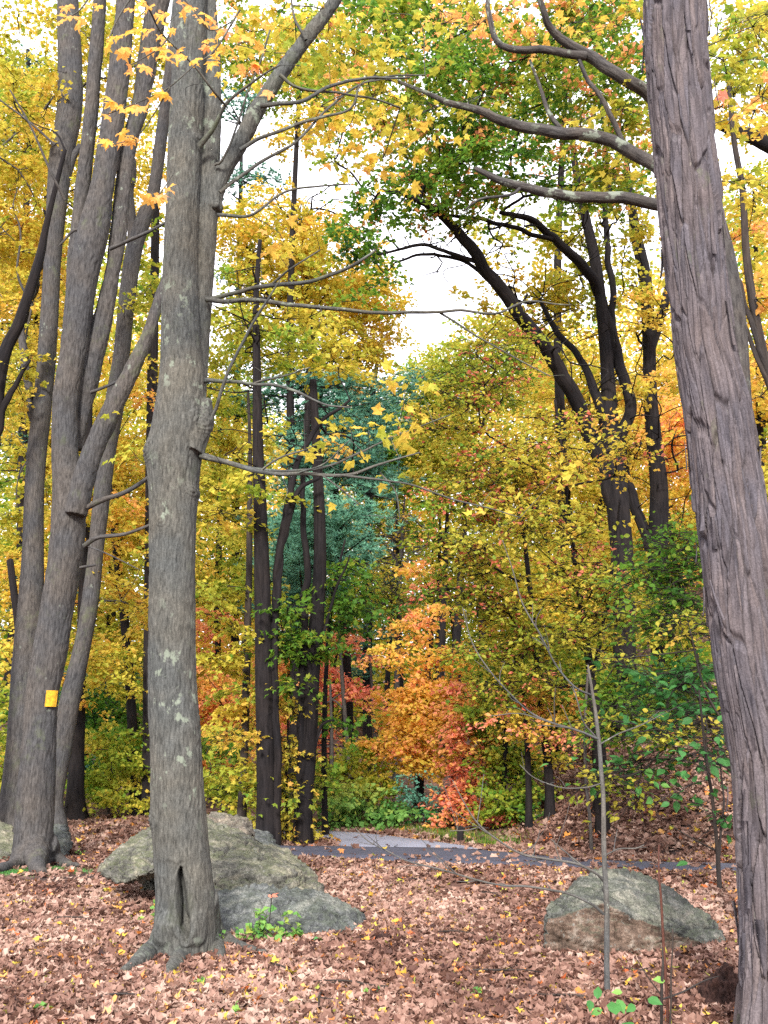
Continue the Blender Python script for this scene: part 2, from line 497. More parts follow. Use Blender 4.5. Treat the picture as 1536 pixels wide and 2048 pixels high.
    b = n.new('ShaderNodeBsdfPrincipled'); b.inputs['Roughness'].default_value = 0.9; b.inputs['Specular IOR Level'].default_value = 0.2
    l.new(mx3.outputs['Result'], b.inputs['Base Color'])
    bp = n.new('ShaderNodeBump'); bp.inputs['Strength'].default_value = 1.0; bp.inputs['Distance'].default_value = 0.035
    l.new(n1.outputs['Fac'], bp.inputs['Height']); l.new(bp.outputs['Normal'], b.inputs['Normal'])
    l.new(b.outputs['BSDF'], out.inputs['Surface'])
    return m

ROCK_MOSS = rock_material('mossy_stone', (0.112, 0.109, 0.090), (0.217, 0.204, 0.168), (0.112, 0.126, 0.059), 0.6)
ROCK_GREY = rock_material('grey_stone', (0.092, 0.098, 0.097), (0.182, 0.188, 0.179), (0.087, 0.104, 0.067), 0.45)
ROCK_RUST = rock_material('rust_faced_stone', (0.098, 0.102, 0.090), (0.196, 0.188, 0.168), (0.084, 0.098, 0.059), 0.55, face=(0.123, 0.084, 0.062))

ROCK_RUST2 = rock_material('tan_stone', (0.125, 0.108, 0.090), (0.230, 0.200, 0.170), (0.115, 0.125, 0.075), 0.35)

def ground_material():
    m, n, l = new_mat('leafy_forest_soil')
    out = n.new('ShaderNodeOutputMaterial')
    tc = n.new('ShaderNodeTexCoord')
    vo = n.new('ShaderNodeTexVoronoi'); vo.inputs['Scale'].default_value = 11.0; vo.inputs['Randomness'].default_value = 1.0
    wr = n.new('ShaderNodeTexNoise'); wr.inputs['Scale'].default_value = 9; wr.inputs['Detail'].default_value = 3
    mixv = n.new('ShaderNodeMix'); mixv.data_type = 'VECTOR'; mixv.inputs['Factor'].default_value = 0.08
    l.new(tc.outputs['Object'], wr.inputs['Vector'])
    l.new(tc.outputs['Object'], mixv.inputs['A']); l.new(wr.outputs['Color'], mixv.inputs['B'])
    l.new(mixv.outputs['Result'], vo.inputs['Vector'])
    sp = n.new('ShaderNodeSeparateColor'); l.new(vo.outputs['Color'], sp.inputs['Color'])
    rp = ramp(n, [(0.0, (0.036, 0.020, 0.016)), (0.35, (0.108, 0.054, 0.041)), (0.7, (0.207, 0.108, 0.079)), (1.0, (0.297, 0.180, 0.131))])
    l.new(sp.outputs['Red'], rp.inputs['Fac'])
    nz = n.new('ShaderNodeTexNoise'); nz.inputs['Scale'].default_value = 0.9; nz.inputs['Detail'].default_value = 6
    l.new(tc.outputs['Object'], nz.inputs['Vector'])
    mr = n.new('ShaderNodeMapRange'); mr.inputs['From Min'].default_value = 0.42; mr.inputs['From Max'].default_value = 0.62; mr.inputs['To Min'].default_value = 0.25; mr.inputs['To Max'].default_value = 0.95
    l.new(nz.outputs['Fac'], mr.inputs['Value'])
    mx = n.new('ShaderNodeMix'); mx.data_type = 'RGBA'
    l.new(mr.outputs['Result'], mx.inputs['Factor']); l.new(rp.outputs['Color'], mx.inputs['A']); mx.inputs['B'].default_value = (0.040, 0.029, 0.028, 1)
    b = n.new('ShaderNodeBsdfPrincipled'); b.inputs['Roughness'].default_value = 0.95; b.inputs['Specular IOR Level'].default_value = 0.1
    l.new(mx.outputs['Result'], b.inputs['Base Color'])
    bp = n.new('ShaderNodeBump'); bp.inputs['Strength'].default_value = 0.8; bp.inputs['Distance'].default_value = 0.04
    l.new(vo.outputs['Distance'], bp.inputs['Height']); l.new(bp.outputs['Normal'], b.inputs['Normal'])
    l.new(b.outputs['BSDF'], out.inputs['Surface'])
    return m

def asphalt_material(name, c):
    m, n, l = new_mat(name)
    out = n.new('ShaderNodeOutputMaterial')
    tc = n.new('ShaderNodeTexCoord')
    nz = n.new('ShaderNodeTexNoise'); nz.inputs['Scale'].default_value = 90; nz.inputs['Detail'].default_value = 3
    n2 = n.new('ShaderNodeTexNoise'); n2.inputs['Scale'].default_value = 1.6; n2.inputs['Detail'].default_value = 5
    l.new(tc.outputs['Object'], nz.inputs['Vector']); l.new(tc.outputs['Object'], n2.inputs['Vector'])
    ad = n.new('ShaderNodeMath'); ad.operation = 'MULTIPLY_ADD'; ad.inputs[1].default_value = 0.6
    l.new(n2.outputs['Fac'], ad.inputs[0])
    mm = n.new('ShaderNodeMath'); mm.operation = 'MULTIPLY'; mm.inputs[1].default_value = 0.4
    l.new(nz.outputs['Fac'], mm.inputs[0]); l.new(mm.outputs[0], ad.inputs[2])
    rp = ramp(n, [(0.3, tuple(x * 0.75 for x in c)), (0.7, tuple(x * 1.25 for x in c))])
    l.new(ad.outputs[0], rp.inputs['Fac'])
    b = n.new('ShaderNodeBsdfPrincipled'); b.inputs['Roughness'].default_value = 0.75; b.inputs['Specular IOR Level'].default_value = 0.35
    l.new(rp.outputs['Color'], b.inputs['Base Color'])
    bp = n.new('ShaderNodeBump'); bp.inputs['Strength'].default_value = 0.4; bp.inputs['Distance'].default_value = 0.006
    l.new(nz.outputs['Fac'], bp.inputs['Height']); l.new(bp.outputs['Normal'], b.inputs['Normal'])
    l.new(b.outputs['BSDF'], out.inputs['Surface'])
    return m

def plain_material(name, c, rough=0.6, var=0.25, scale=20):
    m, n, l = new_mat(name)
    out = n.new('ShaderNodeOutputMaterial')
    tc = n.new('ShaderNodeTexCoord')
    nz = n.new('ShaderNodeTexNoise'); nz.inputs['Scale'].default_value = scale; nz.inputs['Detail'].default_value = 5
    l.new(tc.outputs['Object'], nz.inputs['Vector'])
    rp = ramp(n, [(0.3, tuple(x * (1 - var) for x in c)), (0.7, tuple(min(1, x * (1 + var)) for x in c))])
    l.new(nz.outputs['Fac'], rp.inputs['Fac'])
    b = n.new('ShaderNodeBsdfPrincipled'); b.inputs['Roughness'].default_value = rough
    l.new(rp.outputs['Color'], b.inputs['Base Color']); l.new(b.outputs['BSDF'], out.inputs['Surface'])
    return m

# ------------------------------------------------------------------ leaves
def fan(outline, cz=0.0, centre=(0, 0.4)):
    V = np.array([[centre[0], centre[1], cz]] + [[x, y, z] for x, y, z in outline], float)
    k = len(outline)
    F = np.array([[0, 1 + i, 1 + (i + 1) % k] for i in range(k)])
    return V, F

def sym(right):
    """outline from the right-hand half, stem (0,0) first, tip last"""
    out = [(x, y) for x, y in right] + [(-x, y) for x, y in right[-2:0:-1]]
    return [(x, y, -0.35 * (x * x + 0.4 * (y - 0.4) ** 2)) for x, y in out]

def curled(outline):
    V, F = fan(outline)
    r = np.hypot(V[:, 0], V[:, 1] - .4)
    V[:, 2] -= .45 * r ** 2 - .25 * np.abs(V[:, 0])
    V[1:, 2] += .07 * np.sin(np.arange(len(V) - 1) * 2.3)
    return V, F

KITE = (np.array([[0, 0, 0], [0.44, 0.48, 0.09], [0, 1.05, -0.12], [-0.44, 0.48, 0.09]], float), np.array([[0, 1, 2], [0, 2, 3]]))
OVAL = (np.array([[0, 0, 0], [0.27, 0.22, 0.05], [0.31, 0.55, 0.05], [0, 1, -0.14], [-0.31, 0.55, 0.05], [-0.27, 0.22, 0.05], [0, 0.45, -0.02]], float),
        np.array([[6, 0, 1], [6, 1, 2], [6, 2, 3], [6, 3, 4], [6, 4, 5], [6, 5, 0]]))
MAPLE = curled(sym([(0, 0), (0.20, -0.10), (0.46, 0.02), (0.34, 0.24), (0.66, 0.42), (0.60, 0.56), (0.36, 0.54), (0.30, 0.72), (0.14, 0.68), (0, 1.08)]))
MAPLE5 = curled(sym([(0, 0), (0.42, 0.02), (0.30, 0.26), (0.60, 0.50), (0.26, 0.58), (0, 1.05)]))

def litter_template(seed):
    r = np.random.default_rng(seed)
    a = np.linspace(-np.pi / 2, 1.5 * np.pi, 11, endpoint=False)
    rad = np.where(np.arange(11) % 2 == 0, 0.55, 0.34) * r.uniform(0.8, 1.25, 11)
    x, y = rad * np.cos(a), rad * np.sin(a)
    c1, c2, ph = r.uniform(0.0, 1.6), r.uniform(-0.6, 0.9), r.uniform(0, 6.28)
    u, v = x * np.cos(ph) + y * np.sin(ph), -x * np.sin(ph) + y * np.cos(ph)
    z = c1 * u * u + c2 * v * v + r.normal(0, 0.07, 11)
    return fan([(p, q, w) for p, q, w in zip(x, y, z)], cz=-0.02, centre=(0, 0))
LITTERS = [litter_template(i) for i in range(10)]

def leaf_batch(mb, P, size, tint, tmpl, tilt=0.5, rng=R, up=None, down=0.0, base=None, dirs=None):
    n = len(P)
    if n == 0:
        return
    T, F = tmpl
    nrm = rng.normal(0, tilt, (n, 3))
    nrm = nrm + base if base is not None else nrm * np.array([1, 1, 0]) + np.array([0, 0, 1.0])
    if up is not None:
        nrm = nrm + up
    nrm /= np.linalg.norm(nrm, axis=1)[:, None]
    a = rng.random(n) * 2 * np.pi
    d = np.stack([np.cos(a), np.sin(a), rng.normal(-down, 0.25, n)], 1) if dirs is None else dirs
    d -= nrm * (d * nrm).sum(1)[:, None]
    d /= np.linalg.norm(d, axis=1)[:, None]
    sd = np.cross(d, nrm)
    s = np.asarray(size) * rng.uniform(0.65, 1.25, n) if np.ndim(size) == 0 else size
    V = P[:, None] + s[:, None, None] * (T[None, :, 0, None] * sd[:, None] + T[None, :, 1, None] * d[:, None] + T[None, :, 2, None] * nrm[:, None])
    k = len(T)
    FF = (F[None] + (np.arange(n) * k)[:, None, None]).reshape(-1, 3)
    mb.add(V.reshape(-1, 3), FF, tint=np.repeat(tint, len(F)))

# ------------------------------------------------------------------ branching
def grow(stems, targets, rng, rmin=0.006, rmax=0.09, droop=0.0, power=0.48, jit=0.08):
    """join every twig point to the nearest limb already there; returns chains (points, radii)"""
    if len(targets) == 0:
        return []
    S = np.concatenate([s[:, :3] for s in stems])
    SR = np.concatenate([s[:, 3] for s in stems])
    d0 = np.array([np.min(np.sum((S - t) ** 2, 1)) for t in targets])
    order = np.argsort(d0)
    ns = len(S)
    cap = ns + len(targets) * 12
    pos = np.zeros((cap, 3)); pos[:ns] = S
    par = np.full(cap, -1)
    cost = np.zeros(cap)
    n = ns
    for i in order:
        t = targets[i]
        dv = pos[:n] - t
        dist = np.sqrt((dv ** 2).sum(1)) + np.maximum(dv[:, 2], 0) * 0.5 + cost[:n] * 0.25
        j = int(np.argmin(dist))
        L = np.linalg.norm(pos[j] - t)
        k = min(11, max(1, int(L / 0.45)))
        a, prev = pos[j].copy(), j
        for q in range(1, k + 1):
            f = q / k
            p = a * (1 - f) + t * f
            if q < k:
                p = p + rng.normal(0, jit * min(L, 1.2), 3) * 0.6
                p[2] += 0.16 * L * math.sin(math.pi * f) * (0.6 - droop)
            pos[n] = p; par[n] = prev
            cost[n] = cost[prev] + L / k
            prev = n; n += 1
    w = np.zeros(n)
    child = [[] for _ in range(n)]
    for i in range(ns, n):
        child[par[i]].append(i)
    for i in range(n - 1, ns - 1, -1):
        if not child[i]:
            w[i] = 1
        if par[i] >= 0:
            w[par[i]] += w[i]
    rad = np.minimum(rmin * np.maximum(w, 1) ** power, rmax)
    chains = []
    heads = [i for i in range(ns, n) if par[i] < ns]
    stack = [(par[i], i) for i in heads]
    while stack:
        p, i = stack.pop()
        ids = [p, i]
        cur = i
        while child[cur]:
            c = max(child[cur], key=lambda q: w[q])
            for q in child[cur]:
                if q != c:
                    stack.append((cur, q))
            ids.append(c); cur = c
        r = rad[ids].copy()
        r[0] = r[1] * 1.15 if len(r) > 1 else r[0]
        if p < ns:
            r = np.minimum(r, SR[p] * 0.75)
        r[-1] *= 0.5
        chains.append((pos[ids], r))
    return chains

def clump_points(c, rng):
    """c = (px, py, rx, ry, depth, depth radius, coverage, tint) -> centre, radii, coverage"""
    px, py, rx, ry, Y, rd, cov, tint = c
    m = mpp(py, Y)
    return at(px, py, Y), np.array([rx * m, rd, ry * m]), cov, tint

COVER = 2.7
def foliage_for(mb, clumps, leaf, tmpl, rng, per=70, spread=0.34, flat=0.16, tilt=0.50, tvar=0.042, tbig=0.16, down=0.1, accent=None, clumpy=0.22, twig_mb=None):
    """leaf sprays through each clump's volume; returns the twig points they hang on"""
    T = []
    for c in clumps:
        C, rr, cov, tint = clump_points(c, rng)
        Y = c[4]
        area = math.pi * c[2] * c[3] / 4.0
        lp = 1000.0 * leaf / Y
        nl = int(COVER * cov * area / (0.27 * lp * lp))
        nt = max(2, nl // per)
        pts = np.zeros((0, 3))
        while len(pts) < nt:
            u = rng.normal(0, 1, (nt * 3, 3))
            u /= np.linalg.norm(u, axis=1)[:, None]
            u *= rng.random((nt * 3, 1)) ** 0.42
            p = C + u * rr
            keep = vnoise(p * 0.9 + 5) > clumpy + 0.25 * rng.random(len(p))
            gz = H(p[:, 0], p[:, 1]) + 0.15
            keep &= p[:, 2] > gz
            pts = np.vstack([pts, p[keep]])
            if keep.sum() == 0:
                break
        pts = pts[:nt]
        if len(pts) == 0:
            continue
        T.append(pts)
        sp = spread * (leaf / 0.1) ** 0.6
        k = max(1, int(nl / len(pts)))
        m = 6
        n = len(pts)
        pn = rng.normal(0, 0.30, (n, 3)); pn[:, 2] = 1; pn /= np.linalg.norm(pn, axis=1)[:, None]
        az = rng.random((n, m)) * 6.283
        U = np.stack([np.cos(az), np.sin(az), 0 * az], 2)
        U -= pn[:, None] * (U * pn[:, None]).sum(2)[..., None]
        U /= np.linalg.norm(U, axis=2)[..., None]
        Lt = sp * rng.uniform(0.8, 2.3, (n, m))
        ii = np.repeat(np.arange(n), k)
        jj = rng.integers(0, m, len(ii))
        tt = rng.random(len(ii)) ** 0.75
        u, N_, L_ = U[ii, jj], pn[ii], Lt[ii, jj]
        sd = np.cross(N_, u)
        sgn = np.where(rng.random(len(ii)) < .5, -1.0, 1.0)
        P = pts[ii] + u * (tt * L_)[:, None] + sd * (sgn * leaf * rng.uniform(.05, .5, len(ii)))[:, None] + N_ * rng.normal(0, .35 * leaf, len(ii))[:, None]
        P[:, 2] -= 0.22 * L_ * tt ** 2
        P += rng.normal(0, .25 * leaf, P.shape)
        Dv = u * 0.75 + sd * (sgn * .65)[:, None] + rng.normal(0, .25, P.shape); Dv[:, 2] -= down
        big = (fbm(P * 0.45 + 31, 2) - 0.5) * 2 * tbig - (0.05 if 0.45 < tint < 0.64 else 0.0)
        tn = np.repeat(rng.normal(0, tvar * 1.1, n), k)
        t = np.clip(tint + big + tn + rng.normal(0, tvar, len(P)), 0, 1)
        if accent:
            seln = np.repeat(rng.random(n) < accent[1] * 1.1, k)
            sel = (seln & (rng.random(len(P)) < .7)) | (rng.random(len(P)) < accent[1] * .25)
            t[sel] = np.clip(accent[0] + rng.normal(0, 0.03, sel.sum()), 0, 1)
        if twig_mb is not None and Y <= 20:
            a0 = np.repeat(pts, m, 0); uu = U.reshape(-1, 3); LL = Lt.reshape(-1, 1)
            a1 = a0 + uu * LL * .55 - np.array([0, 0, .07]) * LL; a2 = a0 + uu * LL - np.array([0, 0, .22]) * LL
            s1 = np.cross(uu, np.repeat(pn, m, 0)); s2 = np.repeat(pn, m, 0)
            ring = []
            for ctr, r_ in ((a0, .0050), (a1, .0035), (a2, .0015)):
                for q_ in range(3):
                    ring.append(ctr + r_ * (math.cos(q_ * 2.094) * s1 + math.sin(q_ * 2.094) * s2))
            VV = np.stack(ring, 1)
            nn_ = len(VV)
            fq = np.array([[q_ + 3 * w_, (q_ + 1) % 3 + 3 * w_, (q_ + 1) % 3 + 3 * w_ + 3, q_ + 3 * w_ + 3] for w_ in (0, 1) for q_ in range(3)])
            twig_mb.add(VV.reshape(-1, 3), (fq[None] + (np.arange(nn_) * 9)[:, None, None]).reshape(-1, 4))
        leaf_batch(mb, P, leaf, t, tmpl, tilt=tilt, rng=rng, down=down, base=N_, dirs=Dv)
    return np.concatenate(T) if T else np.zeros((0, 3))

def stem_path(path, Y, dz_base=True, lean=0.0):
    """path of (px, py, width px[, depth offset]) from the ground up -> points + radii"""
    out = []
    for q in path:
        yy = Y + (q[3] if len(q) > 3 else 0.0)
        p = at(q[0], q[1], yy)
        out.append([*p, q[2] * mpp(q[1], yy) / 2])
    return np.array(out)

TREES = []
def tree(name, label, path, Y, clumps=(), leaf=0.1, tmpl=KITE, bark=None, seg=12, flare=0.5, wob=0.07, extra=(), rooted=True, seed=0,
         group=None, cat='tree', rmin=0.006, grow_from=0.3, foliage_mat=None, rmax=0.09, droop=0.0, twigs=(), bare=(), **kw):
    rng = np.random.default_rng(1000 + seed + len(TREES) * 7)
    TREES.append(name)
    bark = bark or BARK_MID
    main = stem_path(path, Y)
    if rooted:
        g = H1(main[0, 0], main[0, 1])
        dxy = np.array([main[0, 0], main[0, 1]])
        base = np.array([*dxy, g - 0.25, main[0, 3]])
        keep = main[main[:, 2] > g + 0.08]
        main = np.vstack([base, [*dxy, g + 0.02, main[0, 3]], keep])
        loc = np.array([*dxy, g])
    else:
        loc = main[0, :3]; g = None
    root = thing(name, label, cat, loc, group)
    root['_org'] = [float(v) for v in loc]
    mb = MB()
    V, F, bk = tube(main[:, :3], main[:, 3], seg=seg, step=0.12, wob=wob, flare=flare, ground=g, rng=rng)
    mb.add(V, F, bk)
    stems = [catmull(main, 0.3)]
    for e in extra:
        ep = stem_path(e, Y)
        V, F, bk = tube(ep[:, :3], ep[:, 3], seg=max(7, seg - 3), step=0.10, wob=wob, rng=rng, kink=0.09)
        mb.add(V, F, bk)
        stems.append(catmull(ep, 0.3))
    lim = [s[s[:, 2] > (loc[2] + grow_from)] if rooted else s for s in stems]
    lim = [s for s in lim if len(s)] or stems
    bb, fb = MB(), MB()
    tg = foliage_for(fb, clumps, leaf, tmpl, rng, twig_mb=mb, **kw) if clumps else np.zeros((0, 3))
    for ch, r in grow(lim, tg, rng, rmin=rmin, rmax=rmax, droop=droop):
        V, F, bk = tube(ch, r, seg=4 if r[0] < 0.02 else 6, step=0.22, rng=rng, kink=0.10)
        mb.add(V, F, bk)
    for (px_, py_, rx_, ry_, Yb, rd_, nb_) in bare:
        C_, rr_b, _, _ = clump_points((px_, py_, rx_, ry_, Yb, rd_, 1, 0), rng)
        tb_ = C_ + np.clip(rng.normal(0, .55, (nb_, 3)), -1.2, 1.2) * rr_b
        for ch, r in grow(lim, tb_, rng, rmin=.00062 * Yb, rmax=.04, jit=.12):
            V, F, bk = tube(ch, r, seg=4, step=0.2, rng=rng, kink=0.10)
            mb.add(V, F, bk)
    for tw in twigs:
        ep = stem_path(tw, Y)
        V, F, bk = tube(ep[:, :3], ep[:, 3], seg=6, step=0.08, wob=0.06, rng=rng)
        mb.add(V, F, bk)
    mb.build('trunk', bark, root, bark=True)
    if fb.n:
        fb.build('foliage', foliage_mat or AUTUMN, root, smooth=False, tint=True)
    del root['_org']
    return root

# ================================================================== SETTING
def graded(lo, hi, a, b, fine, growth=1.13):
    xs = list(np.arange(a, b + 1e-6, fine))
    st = fine
    while xs[-1] < hi:
        st *= growth; xs.append(xs[-1] + st)
    st = fine
    while xs[0] > lo:
        st *= growth; xs.insert(0, xs[0] - st)
    return np.array(xs)

GX, GY = graded(-500, 500, -8, 12, 0.14), graded(-120, 900, 3, 24, 0.14)
X, Yg = np.meshgrid(GX, GY)
Z = H(X, Yg)
mb = MB()
nx, ny = len(GX), len(GY)
i = (np.arange(ny - 1)[:, None] * nx + np.arange(nx - 1)[None]).ravel()
mb.add(np.stack([X.ravel(), Yg.ravel(), Z.ravel()], 1), np.stack([i, i + 1, i + nx + 1, i + nx], 1))
tag(mb.build('ground', ground_material()), 'leaf strewn forest floor rising to a wooded bank', 'ground', kind='structure')

def strip(name, near, far, mat, lift, label):
    N = catmull(np.array([[*plane_at(*p), 0] for p in near]), 0.12)
    Fp = catmull(np.array([[*plane_at(*p), 0] for p in far]), 0.12)
    k = 160
    def rs(P):
        s = np.concatenate([[0], np.cumsum(np.linalg.norm(np.diff(P, axis=0), axis=1))])
        t = np.linspace(0, s[-1], k)
        return np.stack([np.interp(t, s, P[:, c]) for c in (0, 1)], 1)
    N, Fp = rs(N), rs(Fp)
    m = 10
    f = np.linspace(0, 1, m)
    jit = (vnoise(np.column_stack([N * 2.5, np.zeros(k)])) - 0.5)[:, None] * 0.10
    P = N[:, None] * (1 - f[None, :, None]) + Fp[:, None] * f[None, :, None]
    P[:, :, 1] += jit
    z = H(P[..., 0], P[..., 1]) + lift
    z[:, 0] -= 0.09; z[:, -1] -= 0.09
    V = np.concatenate([P, z[..., None]], 2).reshape(-1, 3)
    q = (np.arange(k - 1)[:, None] * m + np.arange(m - 1)[None]).ravel()
    mb = MB()
    mb.add(V, np.stack([q, q + m, q + m + 1, q + 1], 1))
    return tag(mb.build(name, mat), label, 'road', kind='structure'), np.vstack([N, Fp[::-1]])

ASPH_SHADED = asphalt_material('shaded_asphalt', (0.052, 0.054, 0.078))  # shade of the trees put into the near strip's darker asphalt colour
ASPH_SUNLIT = asphalt_material('sunlit_asphalt', (0.215, 0.220, 0.275))  # sunlight on the far stretch put into its paler asphalt colour
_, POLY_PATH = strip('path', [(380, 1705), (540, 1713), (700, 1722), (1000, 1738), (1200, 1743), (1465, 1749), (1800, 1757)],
      [(380, 1690), (560, 1697), (690, 1698), (900, 1700), (960, 1703), (1000, 1708), (1200, 1726), (1465, 1734), (1800, 1742)], ASPH_SHADED, 0.055, 'narrow asphalt path painted dark with tree shade between leaf litter and bank')
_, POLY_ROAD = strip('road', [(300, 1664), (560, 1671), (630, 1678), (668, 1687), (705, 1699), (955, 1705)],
      [(300, 1652), (560, 1659), (640, 1664), (760, 1673), (880, 1688), (965, 1704)], ASPH_SUNLIT, 0.050, 'asphalt road painted pale with sunlight, bending away behind the trees')

def inside(P, poly):
    x, y = P[:, 0], P[:, 1]
    r = np.zeros(len(P), bool)
    j = len(poly) - 1
    for a in range(len(poly)):
        xi, yi, xj, yj = *poly[a], *poly[j]
        c = ((yi > y) != (yj > y)) & (x < (xj - xi) * (y - yi) / (yj - yi + 1e-12) + xi)
        r ^= c
        j = a
    return r
def jitter_poly(poly):
    return poly
# ================================================================== ROCKS
def rock(name, label, pts, mat, voxel=0.025, amp=0.05, seed=0, group=None, smooth=3, strata=None):
    lumps = pts if isinstance(pts[0], list) else [pts]
    P = np.array([at(*p) for lp_ in lumps for p in lp_])
    cP = P.mean(0)
    Vs_, F, nv_ = [], [], 0
    for lp_ in lumps:
        bm = bmesh.new()
        for p in lp_:
            bm.verts.new(cP + (at(*p) - cP) * np.array([1.05, 1.0, 1.03]))
        bmesh.ops.convex_hull(bm, input=bm.verts)
        bm.verts.ensure_lookup_table(); bm.verts.index_update()
        Vs_.append(np.array([v.co[:] for v in bm.verts])); F += [np.array([[v.index for v in f.verts]]) + nv_ for f in bm.faces]
        nv_ += len(Vs_[-1])
        bm.free()
    V = np.concatenate(Vs_)
    V, F, N = remesh(V, F, voxel, smooth)
    o = np.array([seed * 3.1, seed * 1.7, seed])
    # chip it: flat breaks in random directions, then grain, pits and a few cracks
    rk = np.random.default_rng(500 + seed)
    ext = np.linalg.norm(P.max(0) - P.min(0))
    N0 = N.copy()
    V = V + N * (0.012 + (fbm(V * 2.2 + o, 3) - .5) * amp * 1.6)[:, None]
    for _ in range(7):
        nv = rk.normal(0, 1, 3) * np.array([.8, 1, 1]); nv[2] = abs(nv[2]) + .1; nv[1] = -abs(nv[1]); nv /= np.linalg.norm(nv)
        if strata is not None and rk.random() < .35:
            nv = np.array(strata) / np.linalg.norm(strata) + rk.normal(0, .18, 3); nv /= np.linalg.norm(nv)
        pr = V @ nv
        off = pr.max() - rk.random() * amp * 1.0
        V = V - nv * (np.maximum(pr - off, 0) * .93)[:, None]
    q = V @ (np.array(strata) if strata is not None else np.array([1.0, .5, 4.0]))
    st_ = np.array([1.0, 1.0, 2.2])
    d = (np.abs(fbm(V * 5 * st_ + o, 4) - 0.5) - 0.1) * amp * 1.5 + (np.abs(fbm(V * 13 * st_ + o, 4) - 0.5) - 0.1) * amp * 1.3 + (fbm(V * 34 + o, 3) - 0.5) * amp * 0.9 - amp * .9 * np.exp(-((fbm(V * np.array([2.2, 2.2, 5.0]) + o + 20, 3) - .47) / .012) ** 2)
    cr = fbm(np.column_stack([q * 1.1, V @ np.array([0.6, 0.2, 0.1]), V[:, 1] * 0.3]) + 9, 4)
    d -= amp * 0.8 * np.exp(-((cr - 0.5) / 0.012) ** 2) + amp * .6 * np.exp(-((cr - 0.61) / 0.008) ** 2)
    V = V + N * d[:, None]
    loc = np.array([P[:, 0].mean(), P[:, 1].mean(), H1(P[:, 0].mean(), P[:, 1].mean())])
    mb = MB()
    ff = sstep(-N0[:, 1], .35, .7) * sstep(-N0[:, 2], -.62, -.3)
    if mat == ROCK_RUST:
        ff = np.clip(ff + (fbm(V * np.array([3.2, 3.2, 3.2]) + 11, 3) - .5) * .9 * (ff > .02), 0, 1)
        V = V + N * (0.02 * 4 * ff * (1 - ff) - .012 * ff)[:, None]
    mb.add(V, F, bark=np.stack([ff, ff * 0, ff * 0], 1))
    ob = mb.build(name, mat, origin=loc, bark=True)
    return tag(ob, label, 'rock', group)

G4 = 'boulders lying in the leaf litter'
ROCKS = []
ROCKS.append(rock('boulder', 'long mossy slab boulder with overhanging tip behind the hollow maple trunk',
     [[(196, 1737, 10.9), (212, 1750, 10.6), (248, 1766, 10.3), (312, 1742, 10.2), (370, 1705, 10.3), (330, 1638, 11.9), (370, 1640, 12.0), (218, 1744, 11.2), (300, 1728, 11.6), (370, 1742, 11.4)],
      [(350, 1642, 11.9), (408, 1640, 12.0), (480, 1668, 11.9), (572, 1706, 11.3), (612, 1738, 10.9), (635, 1778, 10.6), (645, 1825, 10.3), (445, 1850, 9.5), (345, 1825, 10.3), (420, 1712, 10.2), (540, 1740, 10.0), (335, 1760, 10.8), (560, 1800, 11.8), (400, 1790, 12.2), (605, 1800, 9.9)],
      [(290, 1752, 11.3), (350, 1752, 11.2), (290, 1810, 11.2), (350, 1810, 11.0), (300, 1790, 12.0), (360, 1790, 12.0)]], ROCK_MOSS, 0.015, 0.050, 1, G4, 1, strata=(1.5, 0.5, 6.0)))
ROCKS.append(rock('boulder', 'low grey wedge boulder with weeds in front of the mossy slab',
     [(418, 1806, 9.3), (455, 1785, 9.4), (510, 1770, 9.5), (548, 1768, 9.5), (640, 1788, 9.6), (726, 1830, 9.3), (712, 1868, 8.95), (690, 1900, 8.7), (560, 1905, 8.5), (440, 1900, 8.6),
      (560, 1780, 9.2), (660, 1815, 9.0), (470, 1820, 9.0), (520, 1850, 10.1), (690, 1850, 9.9)], ROCK_GREY, 0.012, 0.040, 2, G4, 1, strata=(3.5, 1.0, 3.0)))
ROCKS.append(rock('boulder', 'small pale rock capping the back of the mossy slab',
     [(395, 1655, 12.6), (432, 1622, 12.7), (465, 1625, 12.7), (500, 1641, 12.7), (507, 1668, 12.5), (470, 1690, 12.2), (405, 1700, 12.2), (440, 1700, 13.4), (500, 1700, 13.2), (405, 1630, 13.1)], ROCK_RUST2, 0.016, 0.045, 3, G4, 1, strata=(1.0, 0.4, 7.0)))
ROCKS.append(rock('boulder', 'small grey stone at the foot of the paired dark roadside trunks',
     [(490, 1670, 13.6), (505, 1655, 13.8), (540, 1662, 13.9), (560, 1690, 13.7), (555, 1705, 13.4), (490, 1705, 13.4), (520, 1700, 14.4)], ROCK_GREY, 0.02, 0.03, 4, G4, 2))
ROCKS.append(rock('boulder', 'rust faced boulder with grey green top behind the thin sapling',
     [(1098, 1848, 8.35), (1104, 1812, 8.5), (1165, 1760, 8.8), (1205, 1742, 8.95), (1275, 1746, 9.0), (1320, 1764, 8.95), (1362, 1806, 8.8), (1412, 1832, 8.75), (1456, 1882, 8.5), (1452, 1905, 8.4),
      (1098, 1925, 8.15), (1250, 1932, 8.05), (1335, 1925, 8.15), (1106, 1832, 8.2), (1160, 1803, 8.3), (1215, 1806, 8.25), (1270, 1836, 8.2), (1330, 1866, 8.25), (1120, 1900, 9.3), (1400, 1900, 9.3), (1250, 1800, 9.5)], ROCK_RUST, 0.012, 0.04, 5, G4, 1, strata=(1.0, 0.6, 4.0)))
ROCKS.append(rock('boulder', 'dark split rock between the blazed maple and its leaning neighbour',
     [(88, 1660, 15.2), (112, 1640, 15.4), (140, 1655, 15.3), (146, 1690, 15.0), (130, 1712, 14.6), (80, 1712, 14.6), (110, 1690, 15.9)], ROCK_GREY, 0.025, 0.06, 6, G4, 2, strata=(2, 1, 5)))
